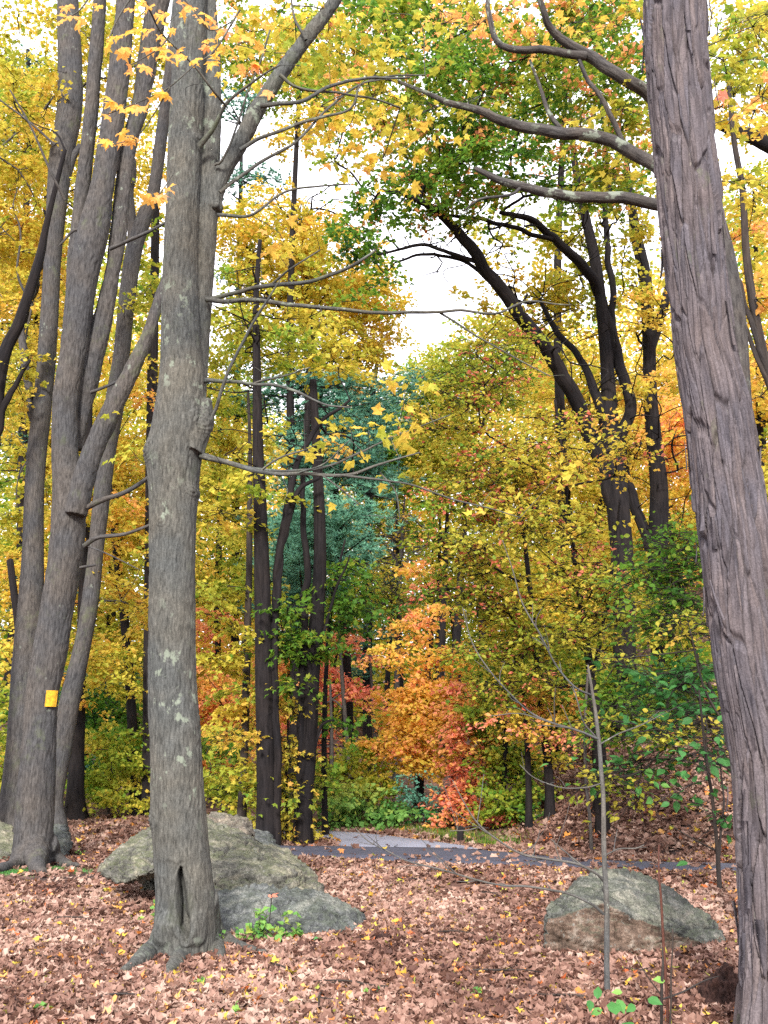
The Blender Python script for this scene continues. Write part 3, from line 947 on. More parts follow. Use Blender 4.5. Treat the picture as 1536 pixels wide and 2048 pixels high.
ROCKS.append(rock('boulder', 'rough layered rock at the photo edge beside the blazed maple',
     [(-60, 1650, 15.0), (-10, 1636, 15.0), (22, 1650, 14.8), (30, 1690, 14.4), (15, 1725, 14.0), (-80, 1725, 14.0), (-40, 1690, 16.0)], ROCK_MOSS, 0.025, 0.06, 7, G4, 2, strata=(1, 1, 6)))

# ================================================================== FOREGROUND TRUNKS
def fused_trunk(root, tubes, voxel, mat, disp, smooth=2, more=None):
    mb = MB()
    Vs, Fs, n = [], [], 0
    for (V, F) in tubes:
        Vs.append(V); Fs += [f + n for f in F]; n += len(V)
    V, F, N = remesh(np.concatenate(Vs), Fs, voxel, smooth)
    V = V + N * disp(V, N)[:, None]
    mb.add(V, F, bark=V)
    if more is not None:
        mb.add(np.concatenate(more.V), [f for f in more.F], bark=np.concatenate(more.va))
    return mb.build('trunk', mat, root, bark=True)

def closed_tube(path3, seg=20, step=0.08, wob=0.03, rng=R, **k):
    V, F, bk = tube(path3[:, :3], path3[:, 3], seg=seg, step=step, wob=wob, rng=rng, **k)
    V = np.vstack([V, path3[0, :3]])
    c = len(V) - 1
    F = F + [np.stack([(np.arange(seg) + 1) % seg, np.arange(seg), np.full(seg, c)], 1)]
    return V, F

def root_path(pts, Y=None):
    """roots: (px, py, width) points lying on the ground"""
    out = []
    for q in pts:
        if len(q) > 3:
            p = at(q[0], q[1], q[3])
        else:
            p = ground_at(q[0], q[1])
            p[2] += 0.045
        out.append([*p, q[2] * mpp(q[1], p[1]) / 2])
    return np.array(out)

def fissure(V, o, sx=26.0, sz=4.0):
    q = V * np.array([sx, sx, sz]) + o
    q[:, :2] += (fbm(V * 6 + o, 2)[:, None] - 0.5) * 2.2
    a = vnoise(q)
    b = vnoise(q * 2.1 + 40)
    return (1 - np.abs(2 * a - 1)) * 0.65 + (1 - np.abs(2 * b - 1)) * 0.35

# ---- hollow maple
YA = 8.15
A_MAIN = stem_path([(368, 1960, 122), (368, 1915, 120), (370, 1870, 118), (370, 1800, 114), (362, 1700, 106), (355, 1600, 105), (352, 1500, 101), (346, 1400, 96), (344, 1300, 93), (345, 1100, 91), (348, 1000, 95),
                    (350, 910, 106), (360, 830, 104), (364, 760, 90), (362, 690, 78), (361, 500, 67), (374, 200, 65), (380, 0, 66), (386, -260, 56)], YA)
A_SIDE = stem_path([(374, 860, 70), (388, 760, 52), (398, 650, 44), (409, 500, 42), (420, 300, 40), (424, 180, 36), (420, 60, 32), (410, -120, 26)], YA + 0.12)
A_LIMB = stem_path([(424, 420, 36), (440, 360, 34), (480, 285, 33), (518, 212, 30), (560, 150, 27), (612, 78, 24), (670, 0, 21), (730, -110, 16)], YA + 0.1)
A_KNOB = stem_path([(380, 900, 60), (405, 845, 34), (412, 800, 22)], YA - 0.06)
rA1 = root_path([(352, 1800, 70, YA - 0.02), (336, 1868, 62, YA - 0.12), (318, 1905, 44), (286, 1932, 36), (258, 1952, 24), (235, 1962, 10)])
rA2 = root_path([(384, 1800, 60, YA - 0.06), (384, 1870, 58, YA - 0.14), (364, 1918, 40), (346, 1948, 26), (335, 1962, 12)])
rA3 = root_path([(400, 1840, 54, YA), (428, 1880, 40), (460, 1898, 26), (500, 1912, 14), (530, 1920, 8)])
rA4 = root_path([(405, 1800, 60, YA + 0.02), (424, 1880, 44), (436, 1915, 28), (440, 1930, 14)])
rA5 = root_path([(370, 1820, 70, YA + 0.1), (380, 1860, 60, YA + 0.4), (390, 1868, 20, YA + 0.8)])
slit = stem_path([(362, 1735, 3), (361, 1752, 8), (363, 1790, 15), (367, 1830, 17), (371, 1860, 15), (372, 1880, 7)], YA - 0.2)
SL = catmull(slit, 0.01)
def disp_A(V, N):
    d = (fissure(V, 3.0, 34.0, 5.0) - 0.55) * 0.015 + (fbm(V * np.array([5, 5, 1.6]), 3) - 0.5) * 0.03
    low = sstep(-V[:, 2], -0.78, -0.70)                                   # worn smooth wood round the hollow
    front = sstep(-N[:, 1], 0.2, 0.6)
    edge = sstep(-(V[:, 2] + 0.06 * (fbm(np.column_stack([V[:, 0] * 18, V[:, 1] * 0, V[:, 2] * 2]), 2) - 0.5)), -0.72, -0.70)
    xx = (V[:, 0] - at(357, 1715, YA)[0]) / 0.10
    d -= 0.012 * edge * front * np.exp(-xx ** 2)
    m = (V[:, 2] < 0.85) & (V[:, 1] < YA + 0.05)
    idx = np.where(m)[0]
    D = np.sqrt(((V[idx][:, None, [0, 2]] - SL[None, :, [0, 2]]) ** 2).sum(2))
    k = np.argmin(D, 1)
    w = SL[k, 3] * 1.15
    g = 1 / (1 + (D[np.arange(len(idx)), k] / w) ** 6)
    lips = np.exp(-((D[np.arange(len(idx)), k] - w * 2.0) / (w * 1.1)) ** 2)
    d[idx] += (lips * 0.018 - g * 0.13) * sstep(-N[idx, 1], 0.0, 0.5)
    # burl scars low on the trunk and the seam
    sx = (V[:, 0] - at(318, 1700, YA)[0]) / 0.02
    d -= 0.02 * np.exp(-sx ** 2) * sstep(V[:, 2], 0.45, 0.7) * sstep(-V[:, 2], -1.25, -1.0) * front
    # branch collar lumps around the old fork
    for (px, py, r, a) in ((408, 850, 0.10, 0.03), (300, 905, 0.10, 0.035), (385, 985, 0.05, 0.018), (330, 1050, 0.06, 0.012), (300, 1640, 0.08, 0.02), (395, 280, 0.04, 0.02), (430, 400, 0.06, 0.02)):
        c = at(px, py, YA - 0.05)
        q = np.sqrt(((V[:, [0, 2]] - c[[0, 2]]) ** 2).sum(1))
        d += a * np.exp(-(q / r) ** 2) + 0.006 * np.exp(-(q / r) ** 2) * np.sin(q * 220)
    # rough burl bark at the old fork
    c = at(405, 830, YA - 0.05)
    q = np.sqrt(((V[:, [0, 2]] - c[[0, 2]]) ** 2).sum(1))
    d += np.exp(-(q / 0.13) ** 2) * (fbm(V * np.array([40, 40, 22]), 3) - 0.5) * 0.05
    return d

locA = np.array([A_MAIN[1, 0], YA, H1(A_MAIN[1, 0], YA)])
treeA = thing('maple_tree', 'grey maple with a dark hollow slit at its base and pale lichen patches', 'tree', locA)
treeA['_org'] = [float(v) for v in locA]
rngA = np.random.default_rng(5)
bb, fb = MB(), MB()
A_BR = [
    [(412, 600, 11), (470, 585, 9), (550, 567, 9, -.2), (618, 561, 8, -.3), (680, 542, 7, -.4), (720, 522, 6, -.5), (752, 500, 4, -.5)],
    [(545, 568, 6, -.2), (580, 540, 4, -.3), (640, 500, 3, -.4)],
    [(412, 598, 11), (470, 602, 10, -.1), (560, 606, 9, -.2), (680, 618, 8, -.2), (780, 626, 7), (900, 625, 6, .2), (990, 624, 5, .3), (1050, 605, 4, .4), (1140, 610, 3, .5)],
    [(880, 626, 5, .2), (930, 660, 4, .3), (1000, 700, 3, .4), (1100, 752, 2.5, .4)],
    [(402, 912, 14, -.05), (440, 925, 11, -.1), (520, 945, 9, -.2), (600, 950, 8, -.2), (690, 950, 7, -.2), (760, 930, 5, -.2), (840, 905, 3, -.2)],
    [(402, 908, 10), (450, 918, 8), (520, 938, 7), (590, 942, 6, .1), (660, 930, 5, .1), (720, 905, 4, .2), (800, 870, 3, .3), (900, 830, 2.5, .3)],
    [(680, 950, 5, -.2), (740, 955, 5, -.2), (800, 965, 4, -.1), (870, 985, 4, 0), (960, 1012, 3, .1), (1040, 1035, 2, .1)],
    [(520, 943, 5, -.2), (560, 915, 4, -.3), (610, 900, 3, -.3)], [(590, 948, 4, -.2), (650, 925, 3, -.3), (700, 880, 2.5, -.4)],
    [(640, 948, 4, -.2), (690, 985, 3, -.2), (720, 1010, 2, -.2)], [(760, 945, 3.5, -.1), (790, 985, 3, -.1), (800, 1040, 2, -.1)],
    [(404, 762, 12), (440, 762, 8, -.1), (510, 766, 7, -.2), (590, 785, 6, -.3), (650, 808, 4, -.4), (700, 815, 3, -.5)],
    [(510, 766, 5, -.2), (560, 752, 4, -.3), (620, 735, 3, -.4)],
    [(415, 850, 9, -.1), (428, 820, 8, -.1), (452, 760, 7, -.2), (480, 690, 6, -.3), (520, 620, 5, -.4), (560, 560, 3, -.5)],
    [(398, 292, 13, -.1), (430, 250, 9, -.2), (452, 205, 7, -.3), (500, 165, 5, -.4), (560, 130, 3, -.5)],
    [(452, 212, 5, -.3), (425, 175, 5, -.5), (370, 110, 4, -.7), (320, 60, 4, -.9), (285, -10, 4, -1.2)],
    [(440, 385, 8), (520, 320, 7), (590, 280, 6), (670, 205, 5, .1), (740, 160, 4, .2), (850, 150, 3, .2)],
    [(436, 430, 8, -.1), (500, 430, 6, -.2), (570, 385, 5, -.2), (640, 372, 4, -.3), (700, 368, 3, -.3)],
    [(520, 212, 11), (600, 205, 8), (660, 170, 7), (740, 158, 6, .1), (820, 155, 4, .2)],
    [(480, 300, 9), (560, 260, 7), (640, 235, 6), (700, 215, 5), (720, 170, 4), (760, 160, 3)],
    [(560, 150, 8), (600, 175, 6), (700, 190, 5, .1), (800, 215, 4, .2)],
    [(612, 80, 7), (590, 40, 5), (580, -20, 4)], [(430, 330, 6), (455, 300, 5, -.1), (540, 60, 4, -.4)],
]
for tw in A_BR:
    ep = stem_path(tw, YA)
    V, F, bk = tube(ep[:, :3], ep[:, 3], seg=7, step=0.05, wob=0.14, rng=rngA, kink=0.06)
    bb.add(V, F, bk)
limbs = [catmull(stem_path(t, YA), 0.2) for t in A_BR]
tg = foliage_for(fb, [  # px, py, rx, ry, depth, depth radius, coverage, tint
    (760, 870, 110, 45, 8.1, .5, .13, .66), (590, 870, 80, 30, 7.9, .4, .13, .68), (700, 770, 130, 40, 8.0, .6, .08, .62), (980, 930, 150, 50, 8.4, .6, .08, .64),
    (560, 110, 180, 110, 8.6, .8, .22, .58), (740, 290, 130, 90, 9, .7, .26, .61), (760, 60, 160, 80, 9, .8, .10, .60), (430, 60, 60, 60, 7.4, .5, .15, .64), (620, 480, 150, 80, 7.8, .5, .04, .60)],
    0.10, MAPLE5, rngA, per=16, spread=0.26, tilt=0.5, tvar=0.05, tbig=0.08)
for ch, r in grow(limbs, tg, rngA, rmin=0.0035, rmax=0.012):
    V, F, bk = tube(ch, r, seg=4, step=0.2, rng=rngA)
    bb.add(V, F, bk)
# bare twig haze along the lower dead branches
extra_t = []
for li, L in enumerate(limbs):
    for q in range(len(L) // 4, len(L)):
        if rngA.random() < (0.8 if 4 <= li < 11 else 0.45):
            extra_t.append(L[q, :3] + rngA.normal(0, 1, 3) * np.array([0.22, 0.2, 0.12]))
for ch, r in grow(limbs, np.array(extra_t), rngA, rmin=0.0028, rmax=0.006):
    V, F, bk = tube(ch, r, seg=4, step=0.12, rng=rngA)
    bb.add(V, F, bk)
# the low sprigs of big golden leaves hanging in front of the trunks
YS = 6.4
SPR = [[(330, -40, 5), (380, 10, 4), (420, 60, 3), (470, 40, 3)], [(300, -60, 5), (240, 30, 4), (215, 85, 3)], [(345, 60, 4), (320, 95, 3), (262, 130, 2.5)],
       [(480, 20, 4), (430, 100, 4), (390, 130, 3), (330, 180, 3), (250, 215, 2.5), (205, 232, 2)], [(340, 175, 3), (300, 240, 2.5), (270, 275, 2.5), (225, 290, 2)],
       [(345, 350, 2.5), (322, 385, 2), (305, 400, 2)], [(200, -40, 4), (160, 20, 3), (120, 40, 2)]]
sp_pts = []
for s in SPR:
    ep = stem_path(s, YS)
    V, F, bk = tube(ep[:, :3], ep[:, 3], seg=5, step=0.04, rng=rngA)
    bb.add(V, F, bk)
LF = [(215, 85), (240, 95), (232, 72), (262, 62), (265, 130), (280, 128), (318, 72), (330, 85), (345, 60), (298, 65), (360, 105), (385, 120), (330, 110), (350, 120), (408, 78), (415, 95),
      (310, 185), (325, 178), (298, 205), (280, 212), (262, 208), (245, 215), (228, 212), (215, 225), (270, 220), (330, 190), (252, 270), (265, 278), (240, 268), (225, 285), (212, 288), (275, 285),
      (318, 385), (305, 395), (326, 375), (120, 40), (140, 30), (160, 36), (175, 10), (130, 8), (200, 8), (440, 60), (455, 90), (430, 105), (470, 110), (465, 20), (490, 40), (500, 75), (440, 20),
      (420, 30), (520, 100), (510, 30), (300, 10), (325, 20), (270, 20), (385, 15), (400, 40), (540, 180), (480, 130), (425, 130)]
P = np.array([at(x + rngA.normal(0, 4), y + rngA.normal(0, 4), YS + rngA.normal(0, 0.15)) for x, y in LF for _ in range(2)])
leaf_batch(fb, P, 0.088, np.clip(rngA.normal(0.68, 0.035, len(P)), 0, 1), MAPLE, tilt=0.9, rng=rngA, up=np.array([0, -0.9, 0]), down=0.5)
fused_trunk(treeA, [closed_tube(A_MAIN), closed_tube(A_SIDE), closed_tube(A_LIMB, 14), closed_tube(A_KNOB, 12)] + [closed_tube(r, 14) for r in (rA1, rA2, rA3, rA4, rA5)], 0.0095, BARK_GREY, disp_A, more=bb)
fb.build('foliage', AUTUMN, treeA, smooth=False, tint=True)
del treeA['_org']

# ---- blazed maple (front of the clump at the left)
YB = 13.9
def disp_B(V, N):
    return (fissure(V, 9.0, 26, 4) - 0.55) * 0.022 + (fbm(V * np.array([4, 4, 1.4]), 3) - 0.5) * 0.05
B_MAIN = stem_path([(58, 1760, 96), (60, 1735, 88), (66, 1690, 76), (70, 1600, 71), (78, 1500, 66), (84, 1400, 62), (100, 1300, 66), (116, 1200, 66), (132, 1100, 66), (138, 1000, 66), (130, 900, 48), (132, 800, 48), (146, 700, 50),
                    (160, 600, 54), (178, 500, 60), (195, 420, 52), (210, 340, 46), (232, 200, 42), (252, 0, 36), (270, -200, 28)], YB)
B_LIMB = stem_path([(150, 1030, 44), (166, 960, 42), (190, 890, 38), (228, 812, 38), (262, 745, 32), (292, 680, 26), (308, 630, 22), (330, 560, 18), (360, 480, 12)], YB - 0.2)
B_SIDE = stem_path([(152, 900, 26), (165, 820, 30), (182, 740, 40), (205, 640, 36), (232, 500, 30), (256, 300, 32), (282, 200, 32), (316, 0, 46), (345, -150, 34)], YB + 0.25)
B_BACK = stem_path([(140, 640, 20), (150, 520, 30), (163, 400, 28), (180, 250, 27), (196, 60, 24), (206, -120, 18)], YB + 0.3)
rB = [root_path([(60, 1690, 60, YB - .05), (35, 1735, 30), (0, 1745, 20), (-30, 1750, 8)]), root_path([(70, 1690, 60, YB - .05), (75, 1745, 30), (85, 1752, 14)]),
      root_path([(90, 1690, 50, YB), (110, 1725, 30), (135, 1735, 16), (160, 1738, 7)])]
locB = np.array([B_MAIN[1, 0], YB, H1(B_MAIN[1, 0], YB)])
treeB = thing('maple_tree', 'stout grey maple carrying a small yellow blaze and dividing into several stems', 'tree', locB)
treeB['_org'] = [float(v) for v in locB]
bb, fb = MB(), MB()
B_BR = [[(172, 1016, 12, -.2), (205, 1000, 12, -.3), (250, 985, 10, -.4), (290, 960, 9, -.5), (330, 930, 7, -.6)], [(168, 1092, 11, -.2), (195, 1075, 10, -.3), (250, 1068, 8, -.4), (300, 1050, 6, -.5)],
        [(160, 1135, 6, -.2), (190, 1130, 5, -.3)], [(182, 785, 8, -.1), (230, 765, 6, -.2), (262, 745, 5, -.2)], [(220, 498, 9, -.2), (260, 480, 8, -.3), (300, 462, 7, -.4), (340, 440, 5, -.4)],
        [(178, 470, 8), (150, 460, 6, -.1), (120, 490, 4, -.1)], [(170, 1090, 4, -.2), (220, 1110, 3, -.3), (280, 1140, 2, -.3)],
        [(130, 400, 6), (100, 340, 5, -.2), (60, 250, 4, -.4), (20, 180, 3, -.5)], [(110, 290, 5), (60, 245, 4), (0, 200, 3)]]
for tw in B_BR:
    ep = stem_path(tw, YB)
    V, F, bk = tube(ep[:, :3], ep[:, 3], seg=6, step=0.08, wob=0.1, rng=R)
    bb.add(V, F, bk)
limbs = [catmull(s, 0.3)[25:] for s in (B_MAIN, B_SIDE, B_BACK, B_LIMB)] + [catmull(stem_path(t, YB), 0.2) for t in B_BR]
tg = foliage_for(fb, [(20, 330, 100, 260, 19.5, 1.2, .5, .56), (120, 60, 200, 120, 19.5, 1.2, .5, .56), (300, 140, 120, 120, 18.5, 1.2, .4, .58), (250, 900, 90, 90, 13.2, .7, .08, .55)], 0.10, MAPLE5, R, per=24, spread=0.34)
for ch, r in grow(limbs, tg, R, rmin=0.005, rmax=0.03):
    V, F, bk = tube(ch, r, seg=4, step=0.3, rng=R)
    bb.add(V, F, bk)
fused_trunk(treeB, [closed_tube(B_MAIN), closed_tube(B_LIMB, 14), closed_tube(B_SIDE, 14), closed_tube(B_BACK, 12)] + [closed_tube(r, 12) for r in rB], 0.017, BARK_OLD, disp_B, more=bb)
fb.build('foliage', AUTUMN, treeB, smooth=False, tint=True)
# painted trail blaze: a curved plate hugging the bark
bl = MB()
c0, c1 = at(109, 1382, YB), at(109, 1414, YB)
axx, rr_ = at(84, 1400, YB)[0] + 0.012, 0.225
vs, fs = [], []
ths = np.linspace(math.radians(-62), math.radians(-24), 8)
for z in np.linspace(c1[2], c0[2], 9):
    for t in ths:
        vs.append([axx + (rr_ + .014) * math.cos(t) - 0.0 + 0.05 * (z - c1[2]), YB + (rr_ + .014) * math.sin(t), z])
vs = np.array(vs)
inner = vs.copy(); inner[:, 0] -= 0.02; inner[:, 1] += 0.02
q = (np.arange(8)[:, None] * 8 + np.arange(7)[None]).ravel()
bl.add(np.vstack([vs, inner]), [np.stack([q, q + 1, q + 9, q + 8], 1), np.stack([q + 72, q + 80, q + 81, q + 73], 1)])
bl.add(vs[[0, 7, 71, 64]] * 1.0, np.zeros((0, 4), int))
o = bl.build('trail_blaze', plain_material('yellow_blaze_paint', (0.56, 0.30, 0.010), 0.7, 0.42, 28), treeB)
o['label'] = 'small yellow rectangular trail blaze on the trunk'
del treeB['_org']

# ---- shagbark at the right edge
YC = 5.75
C_MAIN = stem_path([(1572, 2230, 172), (1566, 2120, 166), (1560, 2048, 160), (1556, 1900, 158), (1546, 1700, 156), (1530, 1500, 152), (1504, 1350, 146), (1492, 1250, 146), (1480, 1150, 146), (1467, 1060, 146), (1458, 1000, 142), (1445, 900, 138),
                    (1428, 800, 136), (1408, 700, 128), (1398, 600, 126), (1388, 500, 126), (1380, 400, 130), (1372, 300, 128), (1362, 200, 130), (1354, 100, 128), (1350, 0, 126), (1338, -200, 120), (1330, -360, 112)], YC)
def shag_trunk(root):
    P = catmull(C_MAIN, 0.006)
    C, r = P[:, :3], P[:, 3]
    n, seg = len(C), 300
    th = np.linspace(0, 2 * np.pi, seg, endpoint=False)
    s = np.concatenate([[0], np.cumsum(np.linalg.norm(np.diff(C, axis=0), axis=1))])
    TH, SS = np.meshgrid(th, s)
    rr = np.repeat(r[:, None], seg, 1)
    h = np.maximum(C[:, 2] - H1(C[0, 0], YC), 0)[:, None]
    rr = rr * (1 + 0.55 * np.exp(-h / 0.25) * (0.5 + 0.5 * np.cos(5 * TH + 1)))
    circ = 2 * np.pi * 0.2
    # long overlapping plates: jittered grid cells, wide 4.5 cm, long 30 cm, each lifting at its lower end
    def plates(cw, cl, seed, warp):
        nc = int(round(circ / cw))
        u = TH / (2 * np.pi) * nc
        wv = fbm(np.stack([np.cos(TH).ravel() * 1.5, np.sin(TH).ravel() * 1.5, SS.ravel() * 1.2], 1) + seed, 3).reshape(n, seg)
        u = u + (wv - 0.5) * warp
        v = SS / cl
        best, bu, bv, bid = np.full(u.shape, 9.0), np.zeros(u.shape), np.zeros(u.shape), np.zeros(u.shape)
        iu, iv = np.floor(u).astype(np.int64), np.floor(v).astype(np.int64)
        sec = np.full(u.shape, 9.0)
        for du in (-1, 0, 1):
            for dv in (-1, 0, 1):
                cu, cv = iu + du, iv + dv
                cm = cu % nc
                ox = cu + 0.15 + 0.7 * _hash(cm, cv, cm * 0 + seed)
                oy = cv + _hash(cm, cv, cm * 0 + seed + 5)
                dx, dy = u - ox, v - oy
                dist = np.abs(dx) ** 1.6 * 1.2 + np.abs(dy) ** 1.6 * 0.75
                upd = dist < best
                sec = np.where(upd, best, np.minimum(sec, dist))
                bu, bv = np.where(upd, dx, bu), np.where(upd, dy, bv)
                bid = np.where(upd, _hash(cm, cv, cm * 0 + seed + 9), bid)
                best = np.where(upd, dist, best)
        return sec - best, bu, bv, bid
    e1, bu, bv, bid = plates(0.078, 0.62, 3, 1.5)
    e2, cu, cv, cid = plates(0.036, 0.34, 8, 2.2)
    lift = np.clip(-bv, -0.5, 0.7)
    h1 = sstep(e1, 0.03, 0.13) * (0.5 + 0.8 * bid) * 0.020 + sstep(e1, 0.0, 0.08) * np.maximum(lift, 0) * (bid > 0.3) * 0.016
    h2 = sstep(e2, 0.03, 0.15) * (0.3 + cid) * 0.009
    q = np.stack([np.cos(TH).ravel() * 0.2, np.sin(TH).ravel() * 0.2, SS.ravel()], 1)
    h3 = (fbm(q * np.array([60, 60, 7]), 3).reshape(n, seg) - 0.5) * 0.010
    h4 = (fbm(q * np.array([4, 4, 1.2]) + 3, 3).reshape(n, seg) - 0.5) * 0.02
    rr = rr * 0.93 + h1 + h2 + h3 + h4 - 0.024
    T = np.gradient(C, axis=0); T /= np.linalg.norm(T, axis=1)[:, None]
    A = np.array([1.0, 0, 0]) - T * T[:, [0]]; A /= np.linalg.norm(A, axis=1)[:, None]
    B = np.cross(T, A)
    V = C[:, None] + rr[..., None] * (np.cos(TH)[..., None] * A[:, None] + np.sin(TH)[..., None] * B[:, None])
    i = np.arange(n - 1)[:, None] * seg
    j = np.arange(seg)[None]
    F = np.stack([i + j, i + (j + 1) % seg, i + seg + (j + 1) % seg, i + seg + j], 2).reshape(-1, 4)
    mb = MB()
    mb.add(V.reshape(-1, 3), F, bark=q + np.stack([bid.ravel() * 3.0, cid.ravel() * 0.4, bid.ravel() * 0], 1))
    # a few loose strips standing off the trunk at its silhouette
    rng = np.random.default_rng(77)
    for k in range(46):
        ii = rng.integers(60, n - 60)
        t0 = rng.uniform(0, 2 * np.pi)
        L = rng.uniform(0.12, 0.32)
        w = rng.uniform(0.008, 0.018)
        m = 9
        f = np.linspace(0, 1, m)
        top = rng.random() < 0.25
        off = (f if top else 1 - f) ** 2 * rng.uniform(0.010, 0.032) + 0.006
        base = C[ii] + T[ii] * (f[:, None] - 0.5) * L
        rad = r[ii] + off
        for side in (0,):
            quad = []
            for lay in (0.0, -0.005):
                for sgn in (-1, 1):
                    ww = w * (0.5 + 0.5 * np.sin(np.pi * np.clip(f * 0.8 + 0.15, 0, 1))) * sgn
                    tt = t0 + ww / r[ii] + 0.10 * (f - 0.5) * rng.normal(0, 1)
                    quad.append(base + (rad + lay)[:, None] * (np.cos(tt)[:, None] * A[ii] + np.sin(tt)[:, None] * B[ii]))
            VV = np.concatenate(quad)
            a = np.arange(m - 1)
            def qf(p, q_):
                return np.stack([p * m + a, q_ * m + a, q_ * m + a + 1, p * m + a + 1], 1)
            mb.add(VV, [qf(0, 1), qf(3, 2), qf(1, 3), qf(2, 0)], bark=VV)
    return mb.build('trunk', BARK_SHAG, root, bark=True, smooth=True)
locC = np.array([C_MAIN[1, 0], YC, H1(C_MAIN[1, 0], YC)])
treeC = thing('hickory_tree', 'leaning trunk with long shaggy purplish bark plates at the photo edge', 'tree', locC)
treeC['_org'] = [float(v) for v in locC]
shag_trunk(treeC)
mbc = MB()
for pth in ([(1448, 1240, 6), (1432, 1200, 5), (1420, 1160, 3)],):
    ep = stem_path(pth, YC - 0.2)
    V, F, bk = tube(ep[:, :3], ep[:, 3], seg=5, step=0.04)
    mbc.add(V, F, bk)
mbc.build('bark_sliver', BARK_SHAG, treeC, bark=True)
del treeC['_org']

# ================================================================== THE OTHER TREES (px, py, width) at a depth; clumps (px, py, rx, ry, depth, depth radius, coverage, tint)
tree('maple_tree', 'slender grey maple stem rising behind the outer side of the blazed maple', [(22, 1660, 60), (26, 1600, 50), (38, 1500, 52), (48, 1400, 56), (54, 1300, 54), (62, 1200, 50), (66, 1100, 42), (68, 1000, 38), (74, 900, 38), (86, 800, 36), (95, 700, 36),
      (106, 500, 34), (122, 320, 46), (140, 200, 50), (136, 0, 42), (140, -200, 34)], 17.2, [(30, 700, 110, 150, 20, 1.3, .5, .56), (40, 500, 120, 200, 20, 1.3, .5, .57), (10, 950, 90, 110, 20, 1.3, .5, .54)], 0.10, bark=BARK_OLD, seg=20, seed=1,
      extra=[[(78, 900, 14), (60, 800, 16), (40, 640, 14), (70, 560, 12), (84, 500, 9)], [(112, 430, 18), (140, 330, 16), (160, 290, 10)]])
tree('maple_tree', 'brownish maple stem leaning away between the blazed maple and the hollow maple', [(108, 1650, 50), (108, 1600, 36), (122, 1500, 42), (140, 1400, 40), (163, 1300, 34), (181, 1200, 33), (192, 1100, 30), (203, 1000, 33), (215, 900, 34), (230, 800, 38), (244, 700, 32),
      (254, 600, 32), (268, 500, 33), (290, 430, 30), (308, 380, 24), (326, 250, 24), (345, 100, 22), (370, -120, 18)], 16.4, [(270, 1180, 90, 100, 17, 1.2, .35, .57), (280, 600, 60, 130, 17, 1.4, .4, .57), (260, 450, 90, 100, 17.5, 1.4, .3, .6)], 0.10, bark=BARK_OLD, seg=20, seed=2,
      extra=[[(268, 520, 22), (262, 460, 20), (258, 400, 22), (262, 320, 20)]])
tree('thin_tree', 'thin dark leaning trunk beyond the outermost grey maple stem', [(0, 1660, 22), (18, 1540, 20), (34, 1440, 18), (40, 1300, 16), (20, 1120, 14)], 19, [(60, 1300, 100, 90, 20, 1.2, .5, .56), (20, 1480, 70, 80, 19.5, 1.0, .4, .45)], 0.10, bark=BARK_DARK, seed=3)
tree('thin_tree', 'dark stem crossing the yellow leaves at the edge above the rocks', [(-60, 1640, 40), (-30, 1100, 34), (0, 750, 26), (40, 640, 22), (78, 520, 18), (95, 440, 12), (130, 300, 8)], 16, [(20, 780, 90, 80, 17, 1.0, .4, .60), (40, 200, 90, 120, 17, 1.2, .45, .56)], 0.10, bark=BARK_DARK, seed=4,
     extra=[[(-20, 900, 16), (10, 810, 14), (30, 770, 10), (60, 720, 6)]])
tree('dark_tree', 'dark trunk with a wide base just behind the leaning brownish stem', [(150, 1640, 40), (152, 1560, 34), (158, 1400, 26), (165, 1250, 22), (175, 900, 18), (180, 600, 14)], 21, [(200, 1350, 90, 80, 21, 1.2, .5, .56), (60, 1150, 100, 90, 21, 1.2, .55, .58), (210, 1050, 120, 90, 21.5, 1.2, .5, .58)], 0.10, bark=BARK_DARK, seed=5)
tree('dark_tree', 'dark crooked thin trunk seen through yellow leaves beside the hollow maple', [(272, 1630, 24), (262, 1400, 20), (250, 1250, 18), (232, 1100, 15), (225, 1000, 12)], 23, [(260, 1100, 110, 100, 23, 1.4, .7, .57), (255, 1330, 100, 80, 23, 1.2, .6, .52), (230, 850, 90, 120, 23, 1.4, .6, .57)], 0.105, bark=BARK_DARK, seed=6)
tree('dark_tree', 'straight dark trunk standing directly behind the hollow maple', [(296, 1620, 26), (300, 1200, 24), (304, 800, 22), (310, 500, 18), (312, 300, 14)], 22, [(300, 780, 70, 90, 22, 1.2, .35, .58), (440, 830, 80, 120, 22, 1.4, .5, .52)], 0.10, bark=BARK_DARK, seed=7)
# roadside pair
tree('dark_tree', 'broad dark furrowed trunk by the road with a thinner stem hugging it', [(533, 1692, 40), (532, 1600, 37), (530, 1500, 36), (528, 1400, 35), (526, 1250, 34), (524, 1150, 32), (520, 1000, 26), (516, 900, 22), (514, 750, 17), (512, 600, 12), (520, 480, 8)], 15.9,
     [(600, 640, 190, 90, 16.5, 2.0, .42, .53), (480, 640, 70, 110, 16.3, 1.4, .4, .56), (500, 1000, 90, 80, 15.8, 1.0, .35, .54), (590, 740, 130, 50, 16.5, 1.6, .3, .50), (700, 700, 110, 50, 16.5, 1.4, .22, .56)], 0.10, bark=BARK_DARK, seg=20, seed=8, flare=0.4, bare=[(480, 700, 60, 140, 16, 1, 50), (600, 880, 130, 70, 16, 1, 60)],
     extra=[[(552, 1692, 22), (551, 1600, 20), (553, 1500, 16), (549, 1400, 15), (546, 1280, 15), (552, 1180, 16), (560, 1100, 16), (575, 1010, 15), (600, 920, 12), (640, 850, 9), (700, 800, 5)], [(548, 1250, 12), (556, 1150, 15), (572, 1060, 12), (595, 980, 10), (640, 955, 6)]])
